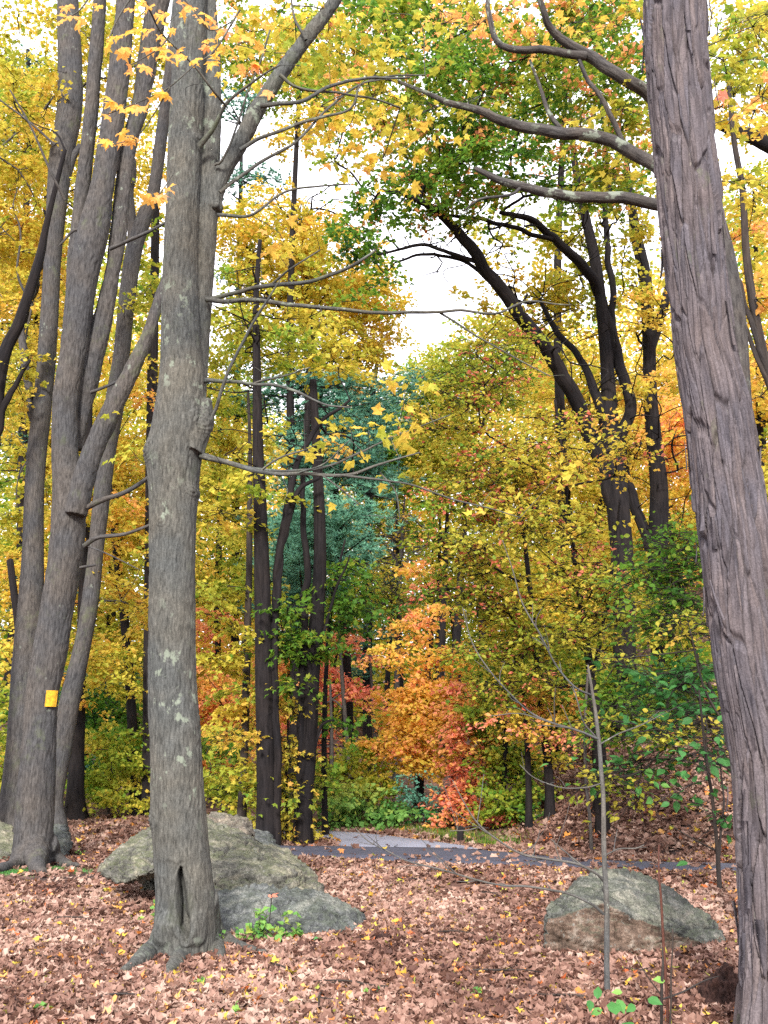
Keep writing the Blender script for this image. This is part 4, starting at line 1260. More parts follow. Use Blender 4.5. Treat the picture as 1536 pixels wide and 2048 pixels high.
tree('dark_tree', 'black trunk standing at the road edge with a twin stem beside it', [(607, 1688, 34), (609, 1600, 33), (614, 1540, 32), (620, 1450, 31), (624, 1350, 31), (630, 1280, 31), (636, 1200, 28), (640, 1120, 26), (638, 1000, 22), (632, 880, 18), (626, 760, 14)], 16.3,
     [(560, 890, 110, 50, 17, 1.4, .2, .56), (690, 860, 90, 35, 17, 1.4, .15, .56)], 0.10, bark=BARK_DARK, seg=18, seed=9, flare=0.35,
     extra=[[(594, 1690, 16), (598, 1600, 18), (603, 1500, 16), (607, 1400, 18), (608, 1300, 17), (610, 1200, 15), (612, 1100, 13), (605, 950, 10)], [(640, 1290, 7), (655, 1230, 6), (676, 1170, 5), (700, 1110, 3)],
            [(618, 1560, 8), (632, 1500, 7), (645, 1450, 6), (668, 1440, 4)]])
tree('slim_tree', 'slim straight young tree between hollow maple and broad dark trunk', [(484, 1625, 19), (489, 1500, 17), (494, 1300, 15), (498, 1150, 13), (499, 1050, 12), (500, 900, 8), (496, 780, 5)], 17,
     [(440, 1150, 70, 60, 17, .9, .45, .50), (460, 1270, 80, 60, 16.5, .9, .5, .44), (430, 1050, 70, 50, 17, .8, .45, .54), (450, 1420, 70, 60, 17, .9, .45, .56), (500, 1550, 70, 40, 16.5, .7, .4, .54)], 0.095, MAPLE5, bark=BARK_MID, seg=10, seed=10, flat=0.25)
tree('gold_maple_tree', 'tall golden maple with dense crown against the white sky gap', [(700, 1640, 24), (690, 1300, 22), (670, 1000, 20), (640, 800, 16), (620, 650, 12), (600, 450, 7)], 27,
     [(640, 560, 130, 90, 27, 2.5, 1.6, .565), (720, 640, 95, 70, 27, 2.2, 1.8, .58), (540, 520, 110, 90, 27, 2.5, 1.1, .58), (600, 440, 110, 55, 27, 2, 1.0, .60), (740, 560, 50, 60, 27, 1.6, 1.0, .56), (460, 460, 50, 60, 27, 1.5, .8, .62),
      (640, 700, 150, 50, 27, 2.2, 1.1, .54), (500, 680, 80, 80, 27, 2, .8, .50), (740, 740, 70, 30, 26, 1.5, .6, .58)], 0.11, bark=BARK_DARK, seed=11, tbig=0.10, bare=[(500, 560, 60, 130, 27, 1.5, 60), (620, 420, 100, 40, 27, 1.5, 40)])
tree('green_maple_tree', 'young bright green maple spreading layered sprays around the black roadside trunk', [(650, 1660, 12), (648, 1500, 11), (652, 1350, 9), (664, 1200, 7), (690, 1080, 4)], 17.6,
     [(700, 1150, 45, 35, 17.6, .8, .6, .30), (690, 1210, 55, 55, 17.6, .9, 1.0, .27), (600, 1290, 70, 30, 16.4, .7, 1.0, .26), (560, 1220, 50, 35, 16.2, .6, .6, .30), (560, 1370, 50, 18, 16.2, .6, .8, .33), (650, 1290, 40, 25, 16.4, .5, .7, .27),
      (690, 1450, 40, 16, 17, .4, .6, .28), (560, 1580, 50, 25, 16.4, .5, .6, .38), (640, 1570, 40, 30, 17, .5, .6, .36)], 0.095, MAPLE5, bark=BARK_DARK, seg=8, seed=12, flat=0.22, per=24, tbig=0.05)
tree('yellow_sapling', 'small yellow leaved sapling filling the gap between the two dark roadside trunks', [(575, 1690, 6), (572, 1560, 5), (576, 1450, 4), (572, 1380, 3)], 16.6,
     [(575, 1500, 45, 30, 16.6, .5, .6, .56), (580, 1410, 55, 25, 16.5, .5, .6, .58), (500, 1470, 55, 25, 16.2, .5, .5, .58), (575, 1640, 40, 40, 16.6, .4, .6, .57), (580, 1560, 40, 30, 16.6, .4, .5, .55), (520, 1380, 40, 20, 16.3, .4, .4, .5)], 0.085, MAPLE5, bark=BARK_DARK, seg=6, seed=13, flat=0.22, per=20)
# pines
def pine(label, path, Y, boughs, seed):
    rng = np.random.default_rng(seed)
    main = stem_path(path, Y)
    g = H1(main[0, 0], main[0, 1])
    main = np.vstack([[main[0, 0], main[0, 1], g - .3, main[0, 3]], main[main[:, 2] > g]])
    root = thing('pine_tree', label, 'tree', (main[0, 0], main[0, 1], g), 'pines beyond the road')
    root['_org'] = [float(main[0, 0]), float(main[0, 1]), float(g)]
    mb = MB(); V, F, bk = tube(main[:, :3], main[:, 3], seg=12, step=0.25, wob=0.05, flare=.3, ground=g, rng=rng); mb.add(V, F, bk)
    bb, fb = mb, MB()
    S = catmull(main, 0.2)
    for (px, py, rx, ry, dd, tint) in boughs:
        c = at(px, py, Y + dd)
        m = mpp(py, Y)
        nb = max(3, int(rx * ry / 440))
        for k in range(nb):
            tip = c + np.array([rng.uniform(-1, 1) * rx * m, rng.uniform(-1.2, 1.2), rng.uniform(-1, 1) * ry * m])
            j = np.argmin(((S[:, :2] - tip[:2]) ** 2).sum(1) * 0.3 + (S[:, 2] - (tip[2] - 0.15 * np.linalg.norm(S[:, :2] - tip[:2], axis=1))) ** 2)
            st = S[j, :3]
            mid = (st + tip) / 2 + np.array([0, 0, -0.1])
            pp = np.array([st, mid, tip])
            V, F, bk = tube(pp, np.array([0.035, 0.02, 0.006]), seg=5, step=0.3, rng=rng)
            bb.add(V, F, bk)
            L = np.linalg.norm(tip - st)
            nt = int(26 * min(2.2, L) + 10)
            f = rng.uniform(0.35 if L > 1.2 else 0.1, 1.05, nt)
            ctr = st + (tip - st) * f[:, None] + rng.normal(0, 1, (nt, 3)) * np.array([0.30, 0.30, 0.07])
            nn = 15
            P = np.repeat(ctr, nn, 0)
            d = rng.normal(0, 1, (len(P), 3)); d[:, 2] = np.abs(d[:, 2]) * 0.7 + 0.15
            d /= np.linalg.norm(d, axis=1)[:, None]
            sd = np.cross(d, rng.normal(0, 1, (len(P), 3))); sd /= np.linalg.norm(sd, axis=1)[:, None]
            ln = rng.uniform(0.10, 0.19, len(P))[:, None]
            V = np.stack([P - sd * 0.015, P + sd * 0.015, P + d * ln], 1).reshape(-1, 3)
            fb.add(V, np.arange(len(V)).reshape(-1, 3), tint=np.clip(tint + np.repeat(rng.normal(0, .14, nt), nn) + rng.normal(0, .08, len(P)), 0, 1))
    for k in range(26):                                   # dead stubs low on the trunk
        j = rng.integers(0, len(S) * 2 // 3)
        a = rng.uniform(0, 6.28); L = rng.uniform(0.6, 2.2)
        pp = np.array([S[j, :3], S[j, :3] + np.array([math.cos(a) * L * .5, math.sin(a) * L * .5, .05]), S[j, :3] + np.array([math.cos(a) * L, math.sin(a) * L, -.1])])
        V, F, bk = tube(pp, np.array([.022, .014, .005]), seg=4, step=.4, rng=rng); bb.add(V, F, bk)
    bb.build('trunk', BARK_DARK, root, bark=True)
    fb.build('foliage', NEEDLE, root, smooth=False, tint=True)
    del root['_org']
pine('dark green pine with layered feathery boughs behind the black roadside trunk', [(606, 1640, 20), (606, 1300, 19), (610, 1000, 17), (616, 800, 13), (622, 640, 8)], 25,
     [(650, 1025, 120, 30, -3, .75), (690, 990, 90, 24, -3, .8), (620, 1095, 80, 36, -3, .7), (660, 1080, 90, 40, -2, .8), (690, 1090, 60, 36, 0, .7), (600, 1150, 70, 30, 0, .4), (560, 1060, 50, 40, 0, .45), (600, 1140, 70, 36, -1, .5), (690, 1160, 60, 36, 0, .6), (660, 900, 110, 40, -1, .5), (640, 930, 120, 40, 1, .4), (720, 940, 90, 40, 1, .42), (680, 860, 130, 45, 1, .45),
      (560, 1260, 50, 50, 1, .3), (590, 800, 90, 50, 1, .4), (700, 790, 80, 40, 1, .45), (620, 1210, 60, 26, 0, .35)], 21)
pine('tall blue green pine rising beyond the golden maple', [(735, 1640, 20), (735, 1300, 19), (738, 1000, 16), (745, 800, 12), (760, 690, 6)], 36,
     [(720, 860, 90, 60, 0, .6), (790, 800, 60, 50, 0, .55), (840, 760, 40, 50, 1, .6), (640, 770, 70, 50, 0, .5), (740, 1180, 50, 60, 0, .35), (740, 1290, 50, 60, 0, .4), (740, 1000, 70, 50, 0, .4), (700, 1270, 40, 40, 0, .5)], 22)
pine('dark pine showing between yellow leaves high beside the hollow maple', [(470, 1640, 18), (470, 1200, 17), (474, 800, 14), (480, 450, 10), (484, 250, 5)], 31,
     [(500, 370, 60, 40, 0, .35), (540, 340, 40, 30, 0, .4), (460, 180, 60, 50, 0, .4), (440, 760, 60, 60, 0, .5), (500, 800, 70, 60, 0, .45), (480, 560, 50, 40, 0, .3)], 23)
pine('dark pine behind the outermost yellow maple leaves', [(40, 1640, 22), (44, 1000, 19), (52, 500, 14), (56, 100, 8)], 27,
     [(50, 190, 60, 60, 0, .3), (20, 280, 50, 50, 0, .35), (70, 130, 50, 30, 0, .35), (20, 860, 50, 50, 0, .2), (70, 1180, 60, 50, 0, .2), (230, 1380, 60, 60, -2, .15), (250, 1480, 50, 50, -2, .2)], 24)
# beyond the road
tree('red_maple_tree', 'small orange red maple beyond the road just past the black trunk', [(664, 1650, 9), (662, 1500, 8), (668, 1350, 6), (680, 1270, 4)], 26,
     [(690, 1290, 45, 28, 26, .8, .9, .82), (650, 1350, 50, 40, 26, .8, .8, .80), (690, 1395, 50, 26, 26, .7, .9, .84), (600, 1450, 40, 60, 27, .8, .6, .86), (640, 1480, 40, 40, 27, .8, .4, .82), (570, 1600, 40, 50, 27, .8, .4, .88), (420, 1250, 60, 40, 27, 1, .5, .8)], 0.11, bark=BARK_DARK, seg=7, seed=14, tbig=0.05)
tree('orange_maple_tree', 'bright golden orange maple overhanging the far side of the road', [(838, 1640, 20), (840, 1500, 18), (850, 1400, 15), (860, 1300, 11), (870, 1200, 7)], 22,
     [(850, 1410, 110, 60, 20.6, .5, .95, .665), (800, 1480, 75, 45, 20.2, .5, 1.0, .68), (860, 1500, 90, 40, 20.4, .5, .8, .65), (880, 1330, 100, 50, 20.8, .5, .85, .66), (840, 1230, 70, 50, 21.5, 1.0, .5, .68), (830, 1160, 50, 35, 22, 1.0, .5, .69),
      (790, 1310, 40, 30, 21, .7, .5, .66), (740, 1510, 35, 24, 20.2, .5, .5, .68), (900, 1400, 60, 60, 20.8, .8, .4, .64), (850, 1450, 110, 80, 21.4, .5, .8, .64), (830, 1540, 60, 26, 20.2, .6, .45, .62)], 0.095, bark=BARK_DARK, seed=15, tvar=.05, tbig=0.08)
tree('coral_maple_tree', 'slender coral red maple standing beside the golden orange maple', [(928, 1680, 9), (928, 1600, 8), (926, 1500, 7), (922, 1400, 5), (918, 1360, 3)], 19.6,
     [(922, 1410, 30, 50, 18.8, .35, 1.3, .775), (932, 1490, 36, 55, 18.7, .35, 1.5, .81), (926, 1570, 40, 50, 18.7, .35, 1.4, .825), (934, 1635, 34, 42, 18.6, .35, 1.3, .80), (900, 1550, 24, 40, 19.2, .4, .5, .90)], 0.085, bark=BARK_DARK, seg=7, seed=16, tvar=.04, tbig=.04)
tree('olive_maple_tree', 'olive yellow maple at the foot of the bank beside the coral maple', [(1005, 1690, 12), (1008, 1560, 10), (1012, 1450, 8), (1010, 1350, 5)], 18.2,
     [(1000, 1410, 50, 50, 18.2, .9, 1.4, .46), (1020, 1500, 60, 60, 18.2, .9, 1.3, .45), (1000, 1580, 50, 60, 18.0, .8, 1.2, .38), (1050, 1560, 50, 60, 18.2, .8, 1.0, .44), (1030, 1630, 50, 40, 18.0, .7, 1.0, .40), (985, 1350, 40, 40, 18.4, .8, 1.1, .48)], 0.085, bark=BARK_DARK, seg=8, seed=17, tvar=.05, tbig=.08)
# beeches on the bank
tree('beech_tree', 'slim yellow beech on the bank with layered sprays reaching over the road', [(1098, 1560, 18), (1088, 1450, 16), (1075, 1330, 14), (1062, 1200, 11), (1045, 1050, 8), (1020, 900, 5)], 17.4,
     [(980, 1110, 110, 55, 16.6, 1.1, .8, .48), (1000, 1200, 110, 50, 16.6, 1.1, .9, .49), (1000, 1000, 130, 60, 17, 1.3, .8, .52), (930, 1300, 60, 22, 16.6, .7, .6, .48), (1040, 1290, 90, 45, 17, 1.0, .8, .49), (1000, 900, 110, 60, 17.2, 1.2, .7, .52), (920, 960, 90, 50, 17, 1.1, .6, .36),
      (900, 820, 90, 60, 17.6, 1.2, .8, .42), (960, 760, 110, 60, 17.8, 1.3, .8, .46), (850, 1190, 80, 18, 16.4, .7, .35, .30), (850, 1000, 70, 20, 16.6, .7, .45, .30), (870, 1080, 70, 16, 16.5, .6, .35, .34), (1000, 700, 90, 50, 17.8, 1.2, .5, .52)], 0.085, OVAL, bark=BARK_DARK, seg=10, seed=18, flat=0.2, per=28, accent=(.90, .12), tbig=0.14)
tree('beech_tree', 'yellow beech on the bank behind the thin sapling', [(1195, 1530, 20), (1188, 1400, 18), (1172, 1280, 15), (1150, 1120, 12), (1130, 950, 9), (1110, 800, 5)], 16.6,
     [(1100, 1060, 120, 55, 16, 1.2, .8, .50), (1150, 1160, 130, 50, 16, 1.2, .8, .48), (1090, 950, 110, 55, 16.4, 1.2, .7, .56), (1120, 860, 100, 45, 16.6, 1.1, .5, .58), (1150, 1260, 110, 50, 16, 1.1, .7, .48), (1060, 1370, 100, 50, 16.6, 1.1, .7, .52), (1230, 900, 70, 50, 15.5, .9, .5, .57)], 0.085, OVAL, bark=BARK_DARK, seg=10, seed=19, flat=0.2, per=28, accent=(.88, .08), tbig=0.12,
     extra=[[(1180, 1360, 10), (1210, 1230, 9), (1225, 1120, 7), (1240, 1000, 5)]])
tree('beech_tree', 'low orange leaved beech sapling under the yellow beeches', [(1058, 1620, 13), (1056, 1520, 12), (1050, 1430, 9), (1040, 1330, 6)], 17.2,
     [(1060, 1450, 80, 40, 17, .9, .9, .66), (1110, 1400, 70, 30, 17, .8, .7, .74), (1140, 1500, 60, 30, 17, .7, .6, .58), (1060, 1530, 60, 40, 17, .8, .7, .55)], 0.085, OVAL, bark=BARK_DARK, seg=8, seed=20, flat=0.22, accent=(.82, .15))
# oaks on the bank
OAKC = [(760, 40, 140, 70, 19, 1.5, .5, .34), (900, 30, 150, 60, 19, 1.5, .5, .3), (620, 130, 110, 100, 20, 1.5, .45, .42), (1230, 60, 90, 80, 18, 1.5, .5, .4), (800, 90, 150, 110, 17, 2.0, .62, .30), (980, 120, 170, 120, 16.5, 2.2, .72, .28), (1150, 90, 150, 120, 16, 2.2, .65, .32), (920, 270, 170, 90, 17.5, 2.2, .8, .28), (1090, 270, 160, 80, 17, 2.2, .65, .30), (1230, 220, 110, 110, 17, 2.0, .6, .36),
        (840, 380, 140, 60, 18, 1.8, .9, .28), (700, 400, 70, 45, 18, 1.2, .5, .25), (980, 390, 140, 50, 18, 1.8, .6, .32), (680, 480, 60, 50, 18, 1.0, .5, .24), (740, 530, 50, 60, 18, 1.0, .45, .25), (1150, 400, 130, 50, 18, 1.6, .5, .36), (1230, 480, 70, 60, 18.5, 1.4, .35, .42),
        (1040, 20, 200, 60, 15.5, 2.0, .5, .5), (720, 250, 120, 80, 18, 1.8, .4, .34)]
tree('oak_tree', 'dark many stemmed oak on the bank with one long limb arching over the road', [(1250, 1330, 46), (1248, 1200, 42), (1242, 1080, 44), (1230, 960, 44), (1220, 860, 36), (1216, 760, 28), (1206, 640, 24), (1190, 520, 22), (1170, 430, 18), (1150, 330, 13), (1140, 200, 8)], 21,
     OAKC, 0.105, bark=BARK_DARK, seg=18, seed=22, accent=(.76, .12), tbig=0.22, rmax=0.06, clumpy=.18, bare=[(1090, 620, 130, 110, 21, 1.5, 70), (1180, 800, 110, 110, 20.5, 1.5, 70), (1000, 480, 130, 60, 19.5, 1.2, 50), (820, 500, 110, 40, 18.6, .8, 45), (1180, 430, 110, 80, 20.5, 1.2, 50)],
     extra=[[(1236, 1040, 34), (1210, 940, 34), (1176, 860, 32), (1140, 780, 30, -.4), (1100, 710, 29, -.8), (1060, 655, 28, -1.2), (1020, 605, 27, -1.6), (975, 545, 25, -2), (930, 480, 22, -2.4), (880, 425, 16, -2.8), (820, 390, 10, -3.2), (760, 380, 6, -3.5)],
            [(1224, 900, 26), (1205, 830, 24), (1185, 770, 18), (1160, 720, 14), (1110, 660, 12), (1080, 600, 7)],
            [(1226, 900, 24), (1262, 820, 24), (1240, 740, 22), (1225, 660, 22), (1200, 590, 22), (1165, 530, 20, -.5), (1110, 480, 17, -.8), (1060, 440, 13, -1.2), (1000, 425, 8, -1.6)],
            [(1216, 760, 16), (1225, 660, 14), (1222, 560, 13), (1210, 450, 12), (1215, 350, 10), (1200, 200, 7)],
            [(960, 525, 10, -2.1), (900, 505, 8, -2.3), (840, 490, 7, -2.5), (780, 505, 5, -2.7), (730, 520, 3, -2.8)], [(985, 560, 8, -1.9), (920, 520, 7, -2.1), (850, 510, 6, -2.3), (790, 525, 4, -2.5)],
            [(1110, 480, 10, -.8), (1000, 450, 9, -1.4), (940, 435, 8, -1.8), (860, 430, 5, -2.2)]])
tree('oak_tree', 'second dark oak on the bank standing close behind the arching oak', [(1330, 1330, 50), (1318, 1200, 46), (1316, 1080, 40), (1318, 980, 36), (1308, 880, 32), (1300, 780, 27), (1298, 680, 26), (1290, 560, 25), (1272, 470, 22), (1262, 400, 16), (1250, 300, 10)], 22.5,
     [(1250, 340, 90, 70, 22, 1.8, .55, .30), (1070, 560, 90, 70, 22, 1.4, .50, .54), (1030, 470, 90, 50, 22, 1.4, .40, .46), (1130, 640, 90, 70, 22, 1.4, .45, .55), (1240, 560, 80, 80, 22, 1.4, .4, .5), (1000, 640, 70, 40, 22, 1.2, .5, .55), (1130, 480, 70, 60, 22, 1.3, .5, .50), (1010, 560, 60, 40, 21, 1.0, .35, .56), (960, 610, 60, 30, 21, 1.0, .4, .56), (1200, 470, 60, 60, 22, 1.2, .5, .48), (1270, 640, 60, 90, 22, 1.4, .4, .58), (1290, 760, 60, 60, 21, 1.2, .45, .66), (1180, 560, 60, 60, 22, 1.4, .2, .5)], 0.12, bark=BARK_DARK, seg=16, seed=23, bare=[(1290, 620, 60, 160, 22, 1.2, 60), (1340, 900, 60, 130, 22, 1.2, 50)],
     extra=[[(1300, 1100, 22), (1268, 1000, 22), (1250, 950, 18), (1245, 880, 14)], [(1302, 700, 18), (1330, 600, 16), (1345, 500, 12)]])
# lichened tree hidden by the shagbark, its long limbs cross the top
tree('maple_tree', 'lichened tree half hidden behind the shaggy trunk, long pale limbs reaching out over the clearing', [(1524, 1870, 56), (1522, 1700, 54), (1508, 1300, 52), (1492, 1000, 50), (1478, 800, 48), (1468, 650, 48), (1448, 520, 46), (1418, 400, 42), (1402, 300, 38), (1395, 150, 32), (1390, -50, 26), (1385, -200, 20)], 8.9,
     [(800, 250, 130, 60, 10, .8, .10, .62), (1000, 60, 170, 70, 10, 1.0, .10, .68), (1170, 40, 130, 70, 10, 1.0, .10, .62), (900, 120, 130, 80, 10, 1.0, .06, .5), (1480, 110, 60, 60, 9, .7, .5, .58), (1490, 200, 60, 20, 8.6, .5, .5, .68), (1480, 360, 70, 40, 9, .6, .4, .56), (1480, 40, 70, 60, 9, .7, .4, .52), (1250, 250, 90, 90, 9.5, .8, .12, .5)],
     0.10, MAPLE5, bark=BARK_LICHEN, seg=20, seed=24, rmin=0.004, rmax=.016, per=18, spread=.28,
     extra=[[(1412, 360, 34), (1340, 360, 28, .1), (1300, 325, 27, .1), (1255, 292, 26, .1), (1200, 274, 25, .1), (1130, 268, 24, .1), (1060, 256, 22, .1), (1010, 243, 19, .1), (960, 222, 15, .1), (900, 208, 12, .2), (860, 190, 9, .3), (800, 165, 7, .4), (740, 150, 5, .5)],
            [(1405, 290, 30), (1340, 220, 26, .1), (1290, 185, 26, .1), (1240, 150, 24), (1180, 115, 24), (1150, 100, 20), (1100, 60, 15, -.1), (1085, 20, 12, -.2), (1070, -40, 9, -.3)],
            [(1172, 112, 18), (1110, 106, 16), (1050, 102, 15), (1000, 90, 13), (980, 60, 11), (978, 0, 9), (990, -60, 7)],
            [(1425, 420, 30), (1350, 408, 24, .1), (1290, 400, 24, .1), (1200, 396, 22, .1), (1110, 388, 20, .1), (1030, 372, 17, .1), (980, 352, 13, .1), (950, 336, 9, .1)],
            [(1252, 296, 12, .1), (1242, 280, 11, .1), (1210, 210, 10), (1180, 160, 9), (1150, 100, 7), (1090, 50, 5)],
            [(1130, 268, 10, .1), (1100, 230, 9, .1), (1080, 180, 7, .1), (1060, 120, 5, .1)], [(1040, 376, 7, .1), (1020, 390, 6), (960, 400, 5), (930, 420, 3)]])
tree('thin_tree', 'thin grey stem slanting behind the right side of the shaggy trunk', [(1640, 1500, 26), (1600, 1100, 22), (1560, 850, 20), (1525, 700, 18), (1505, 600, 17), (1492, 500, 15), (1485, 380, 13), (1468, 280, 11), (1455, 150, 8)], 12.5,
     [(1500, 420, 70, 60, 13, 1.0, .5, .58), (1500, 600, 60, 80, 13, 1.0, .4, .62), (1500, 260, 70, 60, 13, 1.0, .4, .45), (1500, 760, 60, 80, 14, 1.0, .5, .64), (1520, 900, 50, 80, 14, 1.0, .5, .60)], 0.10, bark=BARK_MID, seg=10, seed=25,
     extra=[[(1580, 960, 14), (1540, 760, 13), (1500, 640, 11), (1480, 560, 7)], [(1560, 850, 12), (1520, 720, 10), (1490, 650, 8)]])
tree('dark_tree', 'dark forked limb tree crossing the upper corner beyond the shaggy trunk', [(1700, 1500, 60), (1660, 900, 52), (1620, 500, 44), (1580, 330, 36), (1520, 280, 30), (1470, 262, 24), (1430, 245, 18), (1390, 220, 10)], 14, [(1500, 160, 80, 80, 14.5, 1.2, .5, .48), (1520, 480, 50, 60, 14.5, 1, .4, .55)], 0.10, bark=BARK_DARK, seg=12, seed=26)
# bank understorey
tree('green_sapling', 'green leaved sapling on the bank with bright layered sprays beside the shaggy trunk', [(1515, 1600, 9), (1455, 1450, 8), (1390, 1300, 7), (1355, 1150, 5), (1340, 1060, 3)], 13.6,
     [(1350, 1080, 80, 45, 13.6, .8, .8, .27), (1310, 1150, 70, 35, 13.6, .7, .6, .28), (1360, 1180, 60, 35, 13.4, .6, .7, .24), (1300, 1230, 70, 35, 13.4, .7, .7, .27), (1360, 1260, 60, 40, 13.4, .6, .6, .30), (1250, 1150, 50, 25, 13.8, .5, .5, .30), (1400, 1120, 50, 60, 13.4, .6, .7, .27), (1380, 1220, 50, 40, 13.4, .6, .6, .28), (1240, 1440, 70, 50, 14.5, .7, .8, .28), (1300, 1420, 80, 50, 14.5, .7, .7, .30)], 0.085, OVAL, bark=BARK_MID, seg=7, seed=27, flat=.2, per=20, tbig=.05)
tree('green_sapling', 'broad leaved blue green sapling on the bank above the bare leaf slope', [(1500, 1640, 7), (1462, 1540, 7), (1420, 1450, 6), (1385, 1370, 4)], 12.6,
     [(1300, 1370, 80, 45, 12.8, .7, .55, .30), (1370, 1410, 70, 50, 12.6, .6, .7, .30), (1400, 1500, 50, 40, 12.4, .5, .5, .35), (1270, 1530, 60, 30, 12.8, .5, .6, .38), (1390, 1340, 60, 40, 12.6, .5, .6, .35), (1230, 1520, 50, 25, 12.9, .5, .4, .6)], 0.13, OVAL, bark=BARK_MID, seg=7, seed=28, flat=.25, per=12, foliage_mat=GREEN, tbig=.1)
tree('yellow_sapling', 'yellow sapling with flat sprays on the bank just before the shaggy trunk', [(1530, 1560, 7), (1465, 1470, 6), (1410, 1380, 5), (1380, 1260, 3)], 12.2,
     [(1320, 1475, 70, 22, 12.2, .5, .7, .53), (1400, 1450, 50, 25, 12.2, .5, .6, .55), (1390, 1250, 45, 35, 12.4, .5, .6, .57), (1250, 1320, 60, 22, 12.4, .5, .4, .48), (1210, 1440, 50, 25, 12.6, .5, .4, .45), (1240, 1560, 70, 30, 12.4, .6, .4, .42), (1300, 1600, 50, 25, 12.4, .5, .3, .44)], 0.08, OVAL, bark=BARK_MID, seg=6, seed=29, flat=.18, per=14, tbig=.05)
tree('green_sapling', 'dark stemmed twin shoot with sparse green leaves close to the shaggy trunk', [(1437, 1740, 9), (1434, 1690, 8), (1425, 1600, 7), (1413, 1520, 6), (1404, 1440, 5), (1398, 1380, 3)], 11.4,
     [(1410, 1520, 50, 70, 11.4, .4, .22, .45), (1430, 1620, 40, 50, 11.4, .3, .2, .45)], 0.12, OVAL, bark=BARK_MID, seg=7, seed=30, per=6, foliage_mat=GREEN, flare=0.1,
     extra=[[(1437, 1720, 6), (1444, 1660, 5), (1448, 1600, 4), (1440, 1520, 3)]], twigs=[[(1430, 1700, 4), (1390, 1680, 3), (1340, 1650, 2)]])
tree('thin_tree', 'thin pale dead pole on the bank seen past the thin sapling', [(1180, 1640, 7), (1172, 1560, 7), (1170, 1450, 6), (1176, 1340, 5)], 15.2, bark=BARK_TWIG, seg=6, seed=31, flare=.1)
tree('broken_stump', 'snapped dark snag with a pointed top on the bank', [(1198, 1480, 26), (1192, 1420, 24), (1182, 1370, 17), (1176, 1335, 3)], 15.8, bark=BARK_DARK, seg=9, seed=32, flare=.3, cat='snag')
# far-side dead poles
G5 = 'pale dead poles beyond the road'
tree('dead_tree', 'bleached dead pole leaning beyond the road, tallest of the pale poles', [(700, 1560, 9), (694, 1480, 9), (686, 1380, 8), (680, 1290, 6), (676, 1240, 4)], 25, bark=BARK_TWIG, seg=6, seed=33, group=G5, flare=.1, twigs=[[(690, 1420, 4), (665, 1400, 3), (640, 1420, 2)], [(696, 1500, 4), (670, 1490, 3), (640, 1500, 2)]])
tree('dead_tree', 'bleached upright dead pole just past the black roadside trunk', [(664, 1600, 8), (664, 1520, 8), (663, 1440, 6), (660, 1360, 4)], 24, bark=BARK_TWIG, seg=6, seed=34, group=G5, flare=.1, twigs=[[(663, 1450, 5), (645, 1460, 4), (625, 1500, 3)], [(663, 1400, 3), (690, 1380, 2)]])
tree('dead_tree', 'slim pale dead stem standing between the pine and the golden orange maple', [(752, 1560, 6), (748, 1450, 6), (740, 1320, 5), (732, 1240, 3)], 27, bark=BARK_TWIG, seg=6, seed=35, group=G5, flare=.1)
tree('bare_tree', 'bare twiggy grey tree between the pine and the yellow beeches', [(790, 1640, 12), (795, 1300, 11), (800, 1150, 8), (805, 1050, 5), (810, 990, 3)], 33,
     [(790, 1080, 70, 60, 33, 1.5, .10, .60), (800, 1220, 60, 60, 33, 1.5, .35, .50), (760, 1160, 50, 60, 32, 1.2, .3, .48)], 0.10, bark=BARK_TWIG, seed=36, per=3, seg=8, bare=[(790, 1070, 60, 60, 33, 1.5, 120), (770, 1180, 50, 70, 33, 1.5, 70)])
